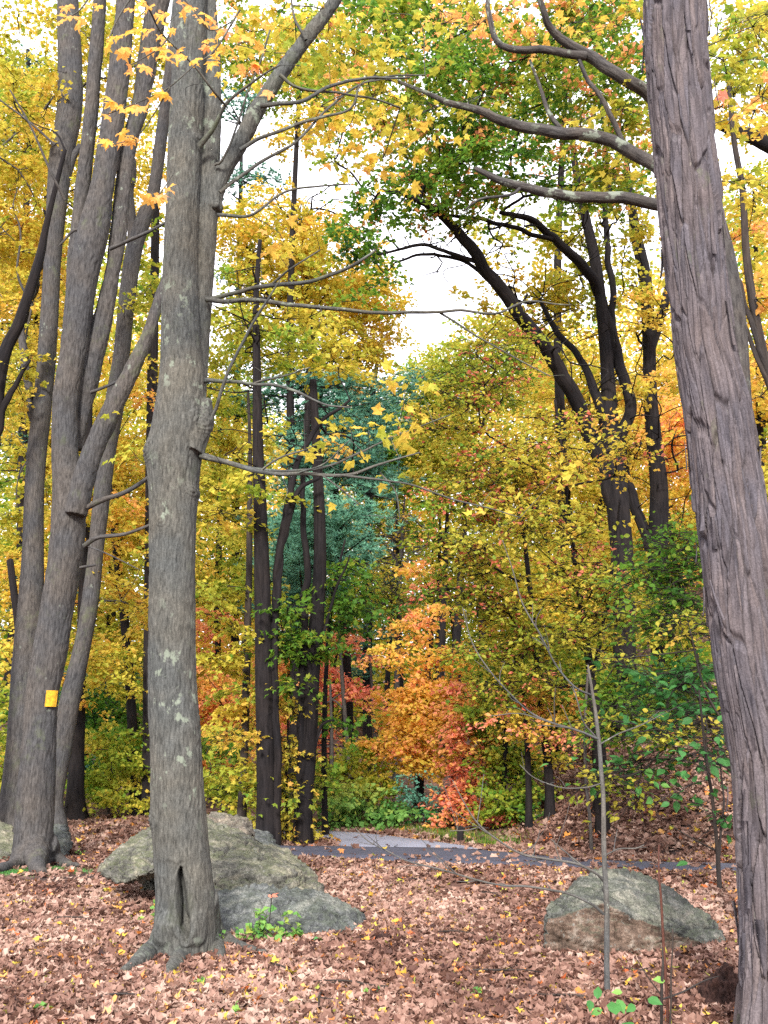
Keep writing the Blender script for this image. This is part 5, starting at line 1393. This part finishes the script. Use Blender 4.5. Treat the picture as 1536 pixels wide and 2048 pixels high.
# hillside fill: trees that still read one by one behind
HILL = [('tall yellow tree filling the gap at the outer edge behind the grey maples', 30, 1640, 40, 28, [(60, 300, 160, 200, 28, 2.5, .8, .57), (250, 350, 120, 200, 28, 2.5, .6, .56), (40, 620, 140, 200, 28, 2.5, 1.0, .58), (100, 900, 140, 150, 28, 2.5, 1.0, .57), (50, 1150, 130, 120, 28, 2.5, 1.0, .57)]),
        ('yellow tree with dark lower branches seen between the leaning stem and hollow maple', 215, 1640, 26, 30, [(230, 1000, 130, 150, 30, 2.5, 1.0, .57), (240, 1250, 120, 110, 30, 2.3, 1.0, .54), (250, 760, 80, 120, 30, 2.3, .6, .58)]),
        ('yellow green tree behind the slim straight young tree', 430, 1640, 22, 29, [(440, 950, 90, 110, 29, 2.2, 1.1, .52), (460, 1150, 100, 110, 29, 2.2, 1.1, .50), (450, 780, 80, 80, 29, 2.0, .7, .48), (430, 1350, 80, 80, 29, 2, 1.1, .60)]),
        ('orange brown tree low behind the slim straight young tree', 445, 1640, 14, 26, [(440, 1400, 80, 70, 26, 1.6, 1.0, .69), (440, 1500, 80, 60, 26, 1.6, 1.0, .64)]),
        ('dull green tree beyond the pine boughs', 800, 1640, 22, 45, [(800, 900, 90, 90, 45, 3, 1.2, .25), (850, 780, 80, 60, 45, 3, 1.0, .28), (720, 900, 90, 100, 45, 3, 1.2, .18), (780, 1050, 80, 90, 45, 3, .9, .4)]),
        ('pale yellow tree topping the far rise under the sky gap', 900, 1640, 22, 42, [(900, 760, 90, 70, 42, 3, 1.2, .46), (980, 700, 90, 70, 42, 3, 1.0, .5), (880, 900, 90, 90, 42, 3, 1.2, .52), (1060, 740, 90, 90, 42, 3, 1.0, .54)]),
        ('yellow orange tree uphill behind the oak stems', 1180, 1300, 24, 34, [(1150, 780, 120, 110, 34, 2.5, .9, .56), (1280, 880, 100, 110, 34, 2.5, 1.0, .64), (1200, 980, 120, 110, 34, 2.5, 1.1, .58), (1330, 760, 70, 100, 34, 2.5, .8, .62)]),
        ('orange tree uphill behind the second oak', 1370, 1300, 22, 30, [(1360, 900, 70, 120, 30, 2, 1.1, .66), (1390, 1040, 70, 80, 30, 2, 1.0, .62), (1280, 1100, 90, 80, 30, 2, 1.0, .58), (1200, 1160, 120, 90, 30, 2, 1.1, .56)]),
        ('yellow orange tree uphill past the shaggy trunk', 1530, 1300, 26, 24, [(1500, 800, 80, 130, 24, 2, 1.1, .63), (1510, 560, 70, 110, 24, 2, .7, .60), (1520, 1000, 60, 90, 24, 2, 1.0, .56), (1500, 380, 80, 90, 24, 2, .5, .5)]),
        ('yellow thicket tree uphill behind the beeches', 1110, 1440, 20, 24, [(1100, 1250, 120, 90, 24, 1.8, 1.1, .55), (1050, 1130, 110, 90, 24, 1.8, 1.1, .57), (1180, 1330, 100, 80, 23, 1.5, 1.0, .48), (1080, 1400, 100, 70, 23, 1.5, 1.0, .52), (1250, 1380, 100, 60, 21, 1.5, .9, .32), (1350, 1380, 100, 80, 21, 1.3, .9, .34), (1350, 1250, 90, 80, 22, 1.5, .8, .45)]),
        ('green tree standing low behind the leaning brownish stem', 200, 1640, 16, 25, [(210, 1430, 110, 70, 25, 1.6, 1.1, .26), (250, 1530, 90, 60, 24, 1.4, 1.1, .34), (60, 1450, 100, 80, 25, 1.6, 1.0, .38), (40, 1570, 80, 60, 23, 1.2, 1.0, .36)]),
        ('rusty leaved tree behind the paired dark roadside trunks', 575, 1640, 18, 34, [(590, 1300, 80, 80, 34, 2, .8, .76), (560, 1450, 80, 80, 34, 2, 1.0, .70), (640, 1550, 80, 60, 33, 2, .8, .5), (540, 1180, 90, 70, 34, 2, .8, .5)])]
for kq, (lab, px, py, w, Yt, cl) in enumerate(HILL):
    top = min(c[1] for c in cl)
    cx = np.mean([c[0] for c in cl])
    tree('woodland_tree', lab, [(px, py, w), (px + (cx - px) * .2, py - (py - top) * .35, w * .8), (px + (cx - px) * .6, py - (py - top) * .7, w * .5), (cx, top, w * .2)], Yt, cl, 0.12 if Yt < 40 else 0.16, bark=BARK_DARK, seg=9, seed=60 + kq, group='trees of the wood behind', flare=.3, rmin=.008, per=40, tbig=.12)

HILL2 = [('green gold tree high behind the spreading limb of the hollow maple', 585, 1640, 24, 25, [(560, 90, 130, 110, 25, 2.2, .8, .44), (660, 180, 100, 100, 25, 2.2, .7, .48), (560, 260, 70, 60, 25, 2, .35, .54), (500, 60, 80, 90, 25, 2.2, .6, .52), (760, 60, 120, 80, 25, 2.2, .6, .34)]),
         ('green and rust tree filling the top behind the arching oak limb', 1120, 1350, 26, 27, [(900, 60, 150, 90, 27, 2.5, .7, .32), (1050, 160, 150, 110, 27, 2.5, .7, .36), (1180, 60, 120, 90, 27, 2.5, .7, .34), (860, 240, 130, 80, 27, 2.5, .6, .30), (1010, 300, 130, 70, 27, 2.5, .6, .30), (1210, 320, 90, 90, 27, 2.2, .5, .40), (1480, 60, 70, 90, 25, 1.8, .7, .44), (1500, 200, 60, 80, 25, 1.8, .6, .48)])]
for kq, (lab, px, py, w, Yt, cl) in enumerate(HILL2):
    tree('woodland_tree', lab, [(px, py, w), (px + 6, py * .75, w * .85), (px - 5, py * .4, w * .6), (px + 20, 30, w * .25)], Yt, cl, 0.115, bark=BARK_DARK, seg=9, seed=160 + kq, group='trees of the wood behind', flare=.3, rmin=.008, tbig=.22, tilt=.8, accent=(.75, .1))

# shrubs
def shrub(label, px, py, Y, clumps, leaf=0.08, tmpl=KITE, mat=None, seed=0, **kw):
    kw.setdefault('tilt', .8)
    return tree('shrub', label, [(px, py, 6), (px + 4, py - 30, 5), (px - 3, py - 60, 3)], Y, clumps, leaf, tmpl, bark=BARK_MID, seg=6, seed=seed, cat='shrub', group='shrubs at the wood edge', flare=0, grow_from=0.02, foliage_mat=mat, **kw)
shrub('leafy green shrub bank along the far road verge', 740, 1655, 20, [(700, 1620, 60, 30, 19.2, .4, .9, .84), (770, 1625, 60, 30, 19.2, .4, .9, .80), (710, 1570, 60, 34, 19.5, .4, .9, 1.0), (680, 1648, 50, 14, 18.9, .3, .8, .8), (660, 1530, 40, 40, 19.8, .4, .8, 1.0)], 0.11, mat=GREEN, seed=80)
shrub('yellow green vine tangle climbing behind the verge shrubs', 690, 1640, 21.5, [(690, 1540, 55, 50, 20.4, .5, .9, .47), (650, 1580, 35, 40, 20.2, .4, .8, .47), (740, 1560, 50, 40, 20.4, .5, .9, .46), (700, 1490, 40, 30, 20.6, .5, .9, .40), (770, 1580, 40, 30, 20.2, .4, .8, .42)], 0.09, seed=81)
shrub('dark green bushy juniper at the verge under the orange maple', 832, 1655, 19.8, [(832, 1560, 34, 50, 19.8, .5, .3, .5), (835, 1620, 40, 35, 19.8, .5, .4, .5)], 0.06, mat=NEEDLE, seed=82)
shrub('round bright green shrub at the verge beside the juniper', 790, 1660, 19.5, [(795, 1625, 32, 24, 19.3, .4, .9, .62), (880, 1640, 40, 16, 19.3, .4, .8, .6)], 0.08, mat=GREEN, seed=83)
shrub('yellow understorey shrub behind the lowest part of the leaning stem', 215, 1635, 22, [(215, 1560, 60, 50, 22, .8, 1.0, .47), (260, 1600, 50, 30, 21.5, .6, .9, .45), (200, 1480, 50, 40, 22, .7, .9, .52), (270, 1500, 40, 60, 22, .8, .8, .35)], 0.09, seed=84)
shrub('green and yellow shrub low behind the pale capping rock', 440, 1640, 19, [(440, 1570, 50, 40, 19, .6, 1.1, .42), (420, 1500, 50, 40, 19.5, .7, 1.0, .36), (470, 1610, 40, 25, 18.6, .4, 1.0, .5), (560, 1610, 50, 30, 18.6, .5, .8, .52)], 0.09, seed=85)
shrub('reddish brown brush at the foot of the bank by the road bend', 985, 1690, 17.8, [(990, 1650, 30, 25, 17.8, .4, .5, .95), (965, 1640, 25, 30, 18, .4, .4, .9)], 0.06, seed=86)
shrub('green shrub patch at the edge behind the rough layered rock', 20, 1640, 20, [(20, 1580, 60, 50, 20, .8, 1.2, .42), (60, 1540, 50, 40, 20.5, .8, 1.0, .36)], 0.09, seed=87)

# ------------------------------------------------------------------ far woods: one mass behind everything
rngW = np.random.default_rng(90)
fb = MB()
prof = [(-300, 300), (100, 420), (330, 560), (420, 800), (760, 800), (860, 790), (1000, 720), (1100, 660), (1300, 560), (1450, 420), (1900, 300)]
NW = 300000
px = rngW.uniform(-300, 1850, NW)
Yw = rngW.uniform(48, 85, NW)
top = np.interp(px, [p[0] for p in prof], [p[1] for p in prof]) + (fbm(np.column_stack([px / 70, px * 0, Yw / 9]), 3) - 0.5) * 260
py = top + (1600 - top) * rngW.random(NW) ** 0.9
P = np.array([0, 0, CAM_H]) + np.stack([(px - 768) / FPX, CT + (py - 1024) / FPX * ST, ST - (py - 1024) / FPX * CT], 1) * (Yw / (CT + (py - 1024) / FPX * ST))[:, None]
ok = P[:, 2] > H(P[:, 0], P[:, 1]) + 0.3
P = P[ok]
tw = np.clip(0.44 + (fbm(P * np.array([.13, .13, .10]), 3) - 0.5) * 0.95 + rngW.normal(0, .05, len(P)), 0.05, 0.78)
leaf_batch(fb, P, 0.30, tw, KITE, tilt=0.9, rng=rngW)
tag(fb.build('distant_woods', AUTUMN, smooth=False, tint=True), 'far wooded hillside in mixed autumn colours behind all nearer trees', 'woods', kind='stuff')
tb = MB()
for k in range(90):
    x = rngW.uniform(-34, 40); y = rngW.uniform(36, 70)
    z = H1(x, y)
    hgt = rngW.uniform(8, 16)
    lean = rngW.normal(0, .6, 2)
    V, F, bk = tube(np.array([[x, y, z - .3], [x + lean[0] * .5, y + lean[1] * .5, z + hgt * .5], [x + lean[0], y + lean[1], z + hgt]]), np.array([.2, .14, .04]) * rngW.uniform(.6, 1.3), seg=7, step=1.5, wob=.08, rng=rngW)
    tb.add(V, F, bk)
tag(tb.build('distant_trunks', BARK_DARK, bark=True), 'bare trunks of the far wood', 'woods', kind='stuff')

# ================================================================== FOREGROUND PLANTS
def bare_plant(name, label, cat, base, paths, Y, mat, leaves=None, group=None, leafmat=None):
    g = ground_at(*base) if base[1] < 2040 else np.array([*at(base[0], base[1], Y)[:2], 0])
    loc = np.array([at(base[0], base[1], Y)[0], Y, 0.0]); loc[2] = H1(loc[0], loc[1])
    root = thing(name, label, cat, loc, group)
    root['_org'] = [float(v) for v in loc]
    mb = MB()
    for k, pth in enumerate(paths):
        ep = stem_path(pth, Y)
        if name == 'sapling':
            ep[:, 3] *= .82
        if k == 0:
            ep = np.vstack([[ep[0, 0], ep[0, 1], loc[2] - 0.1, ep[0, 3]], ep])
        V, F, bk = tube(ep[:, :3], ep[:, 3], seg=9 if k == 0 else 6, step=0.03, wob=0.10, kink=0.02)
        mb.add(V, F, bk)
    if name == 'sapling':
        rs_ = np.random.default_rng(31)
        for pth in paths[1:]:
            ep = catmull(stem_path(pth, Y), .05)
            for _ in range(max(2, len(ep) // 4)):
                j = rs_.integers(len(ep) // 5, len(ep) - 1)
                dv = ep[min(j + 1, len(ep) - 1), :3] - ep[j - 1, :3]; dv /= np.linalg.norm(dv) + 1e-9
                dv = dv * .7 + rs_.normal(0, .5, 3) + np.array([0, 0, .35]); L_ = rs_.uniform(.05, .20)
                r0 = max(.0018, ep[j, 3] * .5)
                V, F, bk = tube(np.array([ep[j, :3], ep[j, :3] + dv * L_ * .5 + rs_.normal(0, .008, 3), ep[j, :3] + dv * L_]), np.array([r0, r0 * .8, r0 * .5]), seg=5, step=.03, rng=rs_)
                mb.add(V, F, bk)
    mb.build('stem', mat, root, bark=True)
    if leaves:
        for (px, py, size, tint, dd) in leaves:
            lb = MB()
            leaf_batch(lb, np.array([at(px, py, Y + dd)]), np.array([size]), np.array([tint]), OVAL if size < .3 else MAPLE, tilt=.5, up=np.array([0, -.7, 0]))
            lb.build('leaf', leafmat or GREEN, root, smooth=False, tint=True)
    del root['_org']
    return root
bare_plant('sapling', 'thin grey bare sapling standing before the rust faced boulder', 'sapling', (1217, 2000),
    [[(1217, 1990, 15), (1214, 1900, 14), (1211, 1800, 13), (1209, 1700, 12.5), (1206, 1600, 11.5), (1202, 1540, 11), (1196, 1470, 10), (1190, 1420, 9), (1184, 1385, 7), (1178, 1350, 6), (1176, 1330, 4)],
     [(1207, 1828, 8), (1180, 1808, 7, -.05), (1130, 1787, 6, -.1), (1060, 1775, 5.5, -.15), (1000, 1770, 5, -.2), (900, 1745, 4.5, -.25), (820, 1725, 4, -.3), (770, 1700, 3.5, -.3), (735, 1680, 3, -.3), (712, 1658, 2, -.3)],
     [(1208, 1762, 8), (1190, 1745, 7, -.05), (1150, 1725, 6.5, -.1), (1090, 1717, 6, -.1), (1040, 1708, 5.5, -.1), (1000, 1685, 5, -.1), (965, 1658, 4.5, -.1), (945, 1635, 4, -.1), (925, 1600, 3, -.1), (905, 1560, 2, -.1)],
     [(1196, 1478, 7), (1165, 1465, 6, -.1), (1110, 1448, 5, -.2), (1060, 1425, 4.5, -.2), (1020, 1390, 4, -.3), (980, 1345, 3.5, -.3), (945, 1290, 3, -.3), (925, 1215, 2, -.3)],
     [(1182, 1390, 5), (1150, 1375, 4.5, -.1), (1115, 1335, 4.5, -.1), (1080, 1270, 4, -.2), (1045, 1210, 3.5, -.2), (1025, 1140, 3, -.2), (1005, 1080, 2, -.2)],
     [(1190, 1472, 4), (1170, 1445, 4, -.05), (1158, 1410, 3.5, -.1), (1145, 1370, 2.5, -.1)], [(1200, 1488, 4), (1235, 1470, 3.5, .1), (1280, 1452, 3, .1), (1325, 1428, 2, .1)],
     [(1205, 1566, 4), (1170, 1574, 3.5, -.1), (1120, 1573, 3, -.2), (1070, 1555, 2.5, -.2), (1040, 1530, 2, -.2)], [(1207, 1712, 4), (1235, 1698, 3.5, .1), (1270, 1698, 3, .1), (1288, 1690, 2, .1)],
     [(1120, 1720, 3, -.1), (1112, 1695, 2.5, -.1), (1108, 1680, 2, -.1)], [(1040, 1708, 3, -.1), (1070, 1690, 2.5, -.1), (1080, 1660, 1.5, -.1)], [(1207, 1785, 3, 0), (1203, 1770, 2, -.05)], [(960, 1655, 2.5, -.1), (930, 1660, 2.5, -.1), (900, 1662, 2, -.1)],
     [(745, 1690, 2, -.3), (752, 1672, 1.5, -.3)], [(1100, 1445, 3, -.2), (1040, 1425, 2.5, -.2), (980, 1432, 2, -.2)]], 6.95, BARK_SAPLING)
bare_plant('shoot', 'reddish upright bare shoot in front of the rust faced boulder', 'shoot', (1335, 2060),
    [[(1336, 2060, 7), (1333, 2000, 7), (1326, 1900, 6), (1320, 1800, 5), (1316, 1740, 4), (1318, 1690, 3)]], 6.1, BARK_RED)
bare_plant('shoot', 'forked brown shoot beside the reddish one', 'shoot', (1326, 2060),
    [[(1322, 2060, 6), (1323, 1980, 6), (1326, 1930, 5), (1325, 1895, 3)], [(1340, 2060, 4), (1342, 1960, 3.5), (1346, 1900, 3), (1345, 1858, 4)], [(1326, 1998, 4), (1370, 1982, 4), (1410, 1962, 3), (1438, 1952, 2)], [(1322, 1990, 3), (1300, 1960, 2.5), (1275, 1920, 2)]], 6.0, BARK_MID)
bare_plant('seedling', 'low seedling with large green and browning leaves at the sapling foot', 'seedling', (1225, 2075),
    [[(1225, 2060, 5), (1222, 2030, 4), (1215, 2005, 3)], [(1225, 2050, 3), (1265, 2020, 3), (1290, 1995, 2)], [(1223, 2040, 3), (1195, 2020, 2)]], 5.9, BARK_RED,
    [(1195, 1998, .075, .35, -.05), (1180, 2000, .07, .3, -.05), (1235, 1998, .085, .55, 0), (1232, 2030, .12, .5, -.1), (1250, 2045, .10, .45, -.1), (1295, 1998, .085, .4, 0), (1270, 2010, .07, .45, 0), (1205, 2020, .07, .6, 0), (1245, 1985, .06, .8, .05), (1330, 1962, .07, .8, .1)])
# weeds: separate little plants
def weed(label, px, py, h, n, seed, narrow=True):
    r = np.random.default_rng(seed)
    g = ground_at(px, py)
    root = thing('weed', label, 'weed', g, 'green weeds among the leaves')
    root['_org'] = [float(v) for v in g]
    sb, lb = MB(), MB()
    for k in range(n):
        b = g + np.array([r.normal(0, .004), r.normal(0, .004), -.02])
        t = b + np.array([r.normal(0, .35 * h), r.normal(0, .3 * h), h * r.uniform(.6, 1.1)])
        V, F, bk = tube(np.array([b, (b + t) / 2 + r.normal(0, .015, 3), t]), np.array([.003, .0025, .0015]), seg=4, step=.05, rng=r)
        sb.add(V, F, bk)
        m = 9
        f = r.uniform(.2, 1.05, m)
        leaf_batch(lb, b + (t - b) * f[:, None], h * .26 + .012, np.clip(r.normal(.72, .12, m), 0, 1), KITE if narrow else OVAL, tilt=.9, rng=r)
    sb.build('stem', BARK_TWIG, root, bark=True)
    lb.build('leaves', GREEN, root, smooth=False, tint=True)
    del root['_org']
WEEDS = [(520, 1888, .26, 5, 'tall weed clump against the grey wedge boulder'), (555, 1890, .24, 5, 'bright weed tuft at the middle of the grey wedge boulder'), (595, 1888, .22, 4, 'thin weed tuft near the tip of the grey wedge boulder'), (488, 1892, .14, 4, 'low weed between hollow maple and grey wedge boulder'), (318, 1850, .22, 4, 'weed growing at the outer side of the hollow maple'),
         (655, 1895, .10, 3, 'small weed under the pointed end of the grey wedge boulder'), (445, 1900, .12, 4, 'weed on the root of the hollow maple'), (275, 1850, .12, 3, 'small weed in the leaves short of the mossy slab tip'), (270, 1905, .08, 3, 'tiny weed by the long root of the hollow maple'), (955, 2000, .10, 3, 'small green weed in the middle of the open leaves'),
         (905, 1960, .06, 2, 'tiny pale weed in the open leaves'), (385, 1985, .10, 4, 'weed in the leaves in front of the hollow maple'), (745, 2000, .09, 3, 'thin weed below the grey wedge boulder'), (850, 1815, .08, 3, 'weed in the leaves between the two big boulders'), (1340, 1945, .06, 2, 'round leaved weed near the rust faced boulder'), (105, 1700, .12, 4, 'weed at the dark split rock'),
         (165, 1712, .10, 3, 'weed on the trodden soil by the slab tip'), (470, 2030, .07, 3, 'weed at the very bottom of the photo before the hollow maple'), (85, 2035, .10, 4, 'grassy weed in the bottom corner')]
for k, (x, y, h, n, lab) in enumerate(WEEDS):
    weed(lab, x, y, h, n, 300 + k, narrow=k % 3 != 1)
# a dry stalk holding one red leaf
bare_plant('stalk', 'dry stalk carrying one upturned orange red leaf before the grey wedge boulder', 'stalk', (535, 1885), [[(533, 1885, 2.5), (540, 1840, 2), (543, 1800, 2), (543, 1788, 1.5)]], 8.5, BARK_MID, [(543, 1790, .055, .86, 0), (536, 1790, .04, .84, 0), (549, 1790, .04, .87, 0)], leafmat=AUTUMN)

# dry twigs lying about
rt = np.random.default_rng(66)
TW = [(150, 1850, 'beside the trodden soil patch'), (560, 1950, 'in front of the grey wedge boulder'), (700, 1985, 'in the open leaves below the wedge boulder'), (905, 1880, 'half way between the two big boulders'), (1010, 1960, 'short of the rust faced boulder'), (1120, 2010, 'just outside the sapling foot'),
      (640, 2020, 'at the photo bottom below the wedge boulder'), (250, 2010, 'below the long root of the hollow maple'), (830, 1770, 'near the path edge'), (980, 1800, 'toward the path before the rust faced boulder'), (1290, 1960, 'behind the forked brown shoot'), (90, 1930, 'at the outer edge of the open leaves')]
for k, (px, py, where) in enumerate(TW):
    g = ground_at(px, py)
    a_ = rt.uniform(0, 6.28); L_ = rt.uniform(.25, .6)
    dv = np.array([math.cos(a_), math.sin(a_) * .8, 0]) * L_
    pp = np.array([g - dv * .5, g + rt.normal(0, .02, 3) * np.array([1, 1, 0]), g + dv * .5]); pp[:, 2] = H(pp[:, 0], pp[:, 1]) + np.array([.05, .065, .055])
    mb = MB(); V, F, bk = tube(pp, np.array([.008, .006, .003]), seg=6, step=.03, wob=.1, rng=rt, kink=.03); mb.add(V, F, bk)
    s_ = pp[1]; V, F, bk = tube(np.array([s_, s_ + dv * .15 + np.array([-dv[1], dv[0], .02]) * .25]), np.array([.004, .002]), seg=5, step=.03, rng=rt); mb.add(V, F, bk)
    tag(mb.build('fallen_twig', BARK_MID, origin=g, bark=True), 'dry fallen twig on the leaf litter ' + where, 'twig', 'twigs on the leaf litter')

# stump, post, moss
st = ground_at(1455, 2020)
stp = np.array([[st[0], st[1], -.1, .16], [st[0], st[1], .06, .13], [st[0] + .02, st[1], .14, .09], [st[0] + .03, st[1], .19, .05]])
V, F = closed_tube(stp, 24, .02, .35)
V, F, N = remesh(V, F, .008, 1)
V = V + N * ((np.abs(fbm(V * 14, 4) - .5) - .1) * .12 + (fissure(V, 5, 40, 10) - .5) * .05)[:, None]
m_ = MB(); m_.add(V, F, bark=V)
tag(m_.build('rotten_stump', BARK_STUMP, origin=(st[0], st[1], 0), bark=True), 'crumbling red brown rotten stump against the foot of the shaggy trunk', 'stump')
g = plane_at(921, 1690)
gz = H1(g[0], g[1])
pr = thing('wooden_post', 'short dark wooden post with a thin rail by the road bend', 'post', (g[0], g[1], gz))
pr['_org'] = [float(g[0]), float(g[1]), float(gz)]
m_ = MB(); V, F, bk = tube(np.array([[g[0], g[1], gz - .2], [g[0], g[1], gz + .12], [g[0] + .005, g[1], gz + .27]]), np.array([.055, .052, .05]), seg=10, step=.03, wob=.08); m_.add(V, F, bk)
m_.build('post', BARK_DARK, pr, bark=True)
m_ = MB(); V, F, bk = tube(np.array([[g[0], g[1] - .02, gz + .24], [g[0] + .2, g[1], gz + .28], [g[0] + .45, g[1] + .02, gz + .25]]), np.array([.014, .012, .01]), seg=6, step=.05, wob=.1); m_.add(V, F, bk)
m_.build('rail', BARK_MID, pr, bark=True)
del pr['_org']

def blades(name, label, cat, P, h, tint, mat, rng):
    n = len(P)
    a = rng.random(n) * 6.283
    d = np.stack([np.cos(a), np.sin(a), 0 * a], 1)
    hh = h * rng.uniform(.5, 1.2, n)[:, None]
    tip = P + np.array([0, 0, 1]) * hh + d * hh * rng.uniform(.1, .6, (n, 1))
    sd = np.stack([-d[:, 1], d[:, 0], 0 * a], 1) * .006
    V = np.stack([P - sd, P + sd, tip], 1).reshape(-1, 3)
    mb = MB(); mb.add(V, np.arange(3 * n).reshape(-1, 3), tint=np.clip(tint + rng.normal(0, .12, n), 0, 1))
    return tag(mb.build(name, mat, smooth=False, tint=True), label, cat, kind='stuff')
rg = np.random.default_rng(8)
# grass along the verge
def verge_pts(n, a, b, w, rng):
    A, B = plane_at(*a), plane_at(*b)
    t = rng.random((n, 1))
    xy = A * (1 - t) + B * t + rng.normal(0, w, (n, 2))
    return np.column_stack([xy, H(xy[:, 0], xy[:, 1]) - .01])
P = np.vstack([verge_pts(2600, (650, 1652), (900, 1668), .26, rg), verge_pts(2600, (880, 1668), (1000, 1690), .25, rg)])
P = P[~inside(P, POLY_ROAD)]
blades('grass', 'rough green grass along the far verge of the road', 'grass', P, .12, .24, AUTUMN, rg)
c = ground_at(60, 1742)
xy = c[:2] + rg.normal(0, 1, (7000, 2)) * np.array([.33, .16])
blades('moss', 'green moss patch at the foot of the blazed maple', 'moss', np.column_stack([xy, H(xy[:, 0], xy[:, 1])]), .025, .45, GREEN, rg)

# ------------------------------------------------------------------ leaf litter
rl = np.random.default_rng(4)
lb = MB()
def litter(n, xf, ylo, yhi, size, thr=0.26):
    y = ylo + (yhi - ylo) * rl.random(n) ** 0.9
    x = xf(y, rl.random(n))
    P = np.column_stack([x, y, H(x, y)])
    keep = ~inside(P, POLY_PATH) & ~inside(P, POLY_ROAD)
    dens = fbm(np.column_stack([x * 1.1, y * 1.1, 0 * x]) + 3, 4)
    soil = np.exp(-(((x + 3.6) / 1.5) ** 2 + ((y - 12.3) / .8) ** 2)) + 0.35 * np.exp(-(((x - 0.1) / .8) ** 2 + ((y - 7.5) / .15) ** 2)) + .5 * np.exp(-(((x - 2.0) / 1.6) ** 2 + ((y - 11.3) / .25) ** 2))
    keep &= (rl.random(n) < sstep(dens, thr, thr + .16) * (1 - .92 * np.clip(soil, 0, 1)))
    stray = (inside(P, POLY_PATH) | inside(P, POLY_ROAD)) & (rl.random(n) < .022)
    P[stray, 2] += .05
    P = P[keep | stray]
    P[:, 2] += rl.random(len(P)) ** 2 * .045 + .006
    big = (fbm(P * np.array([1.4, 1.4, 0]) + 70, 3) - .5) * .75
    t = np.clip(rl.normal(.50, .19, len(P)) + big, 0, .86)
    sel = rl.random(len(P)) < .055
    t[sel] = rl.uniform(.88, 1.0, sel.sum())
    which = rl.integers(0, len(LITTERS), len(P))
    for k in range(len(LITTERS)):
        s = which == k
        leaf_batch(lb, P[s], size, t[s], LITTERS[k], tilt=.55, rng=rl)
litter(118000, lambda y, u: (u - .5) * (.88 * y + 2.2), 5.2, 9.5, .068, .17)
litter(80000, lambda y, u: (u - .5) * (.88 * y + 2.2), 9.5, 14.5, .070)
litter(30000, lambda y, u: -1 + (u - .6) * (.8 * y + 2.2), 14.5, 22, .10)
litter(30000, lambda y, u: 1.2 + u * (.42 * y + 2.0), 13.0, 24, .105, .2)
# windrow of bright leaves on the far verge
P = verge_pts(2600, (560, 1657), (960, 1698), .16, rl); P[:, 2] += .02
leaf_batch(lb, P, .10, np.clip(rl.normal(.72, .12, len(P)), 0, .9), LITTERS[2], tilt=.4, rng=rl)
tag(lb.build('leaf_litter', LITTER, smooth=False, tint=True), 'deep litter of curled pinkish brown fallen leaves', 'leaf litter', kind='stuff')
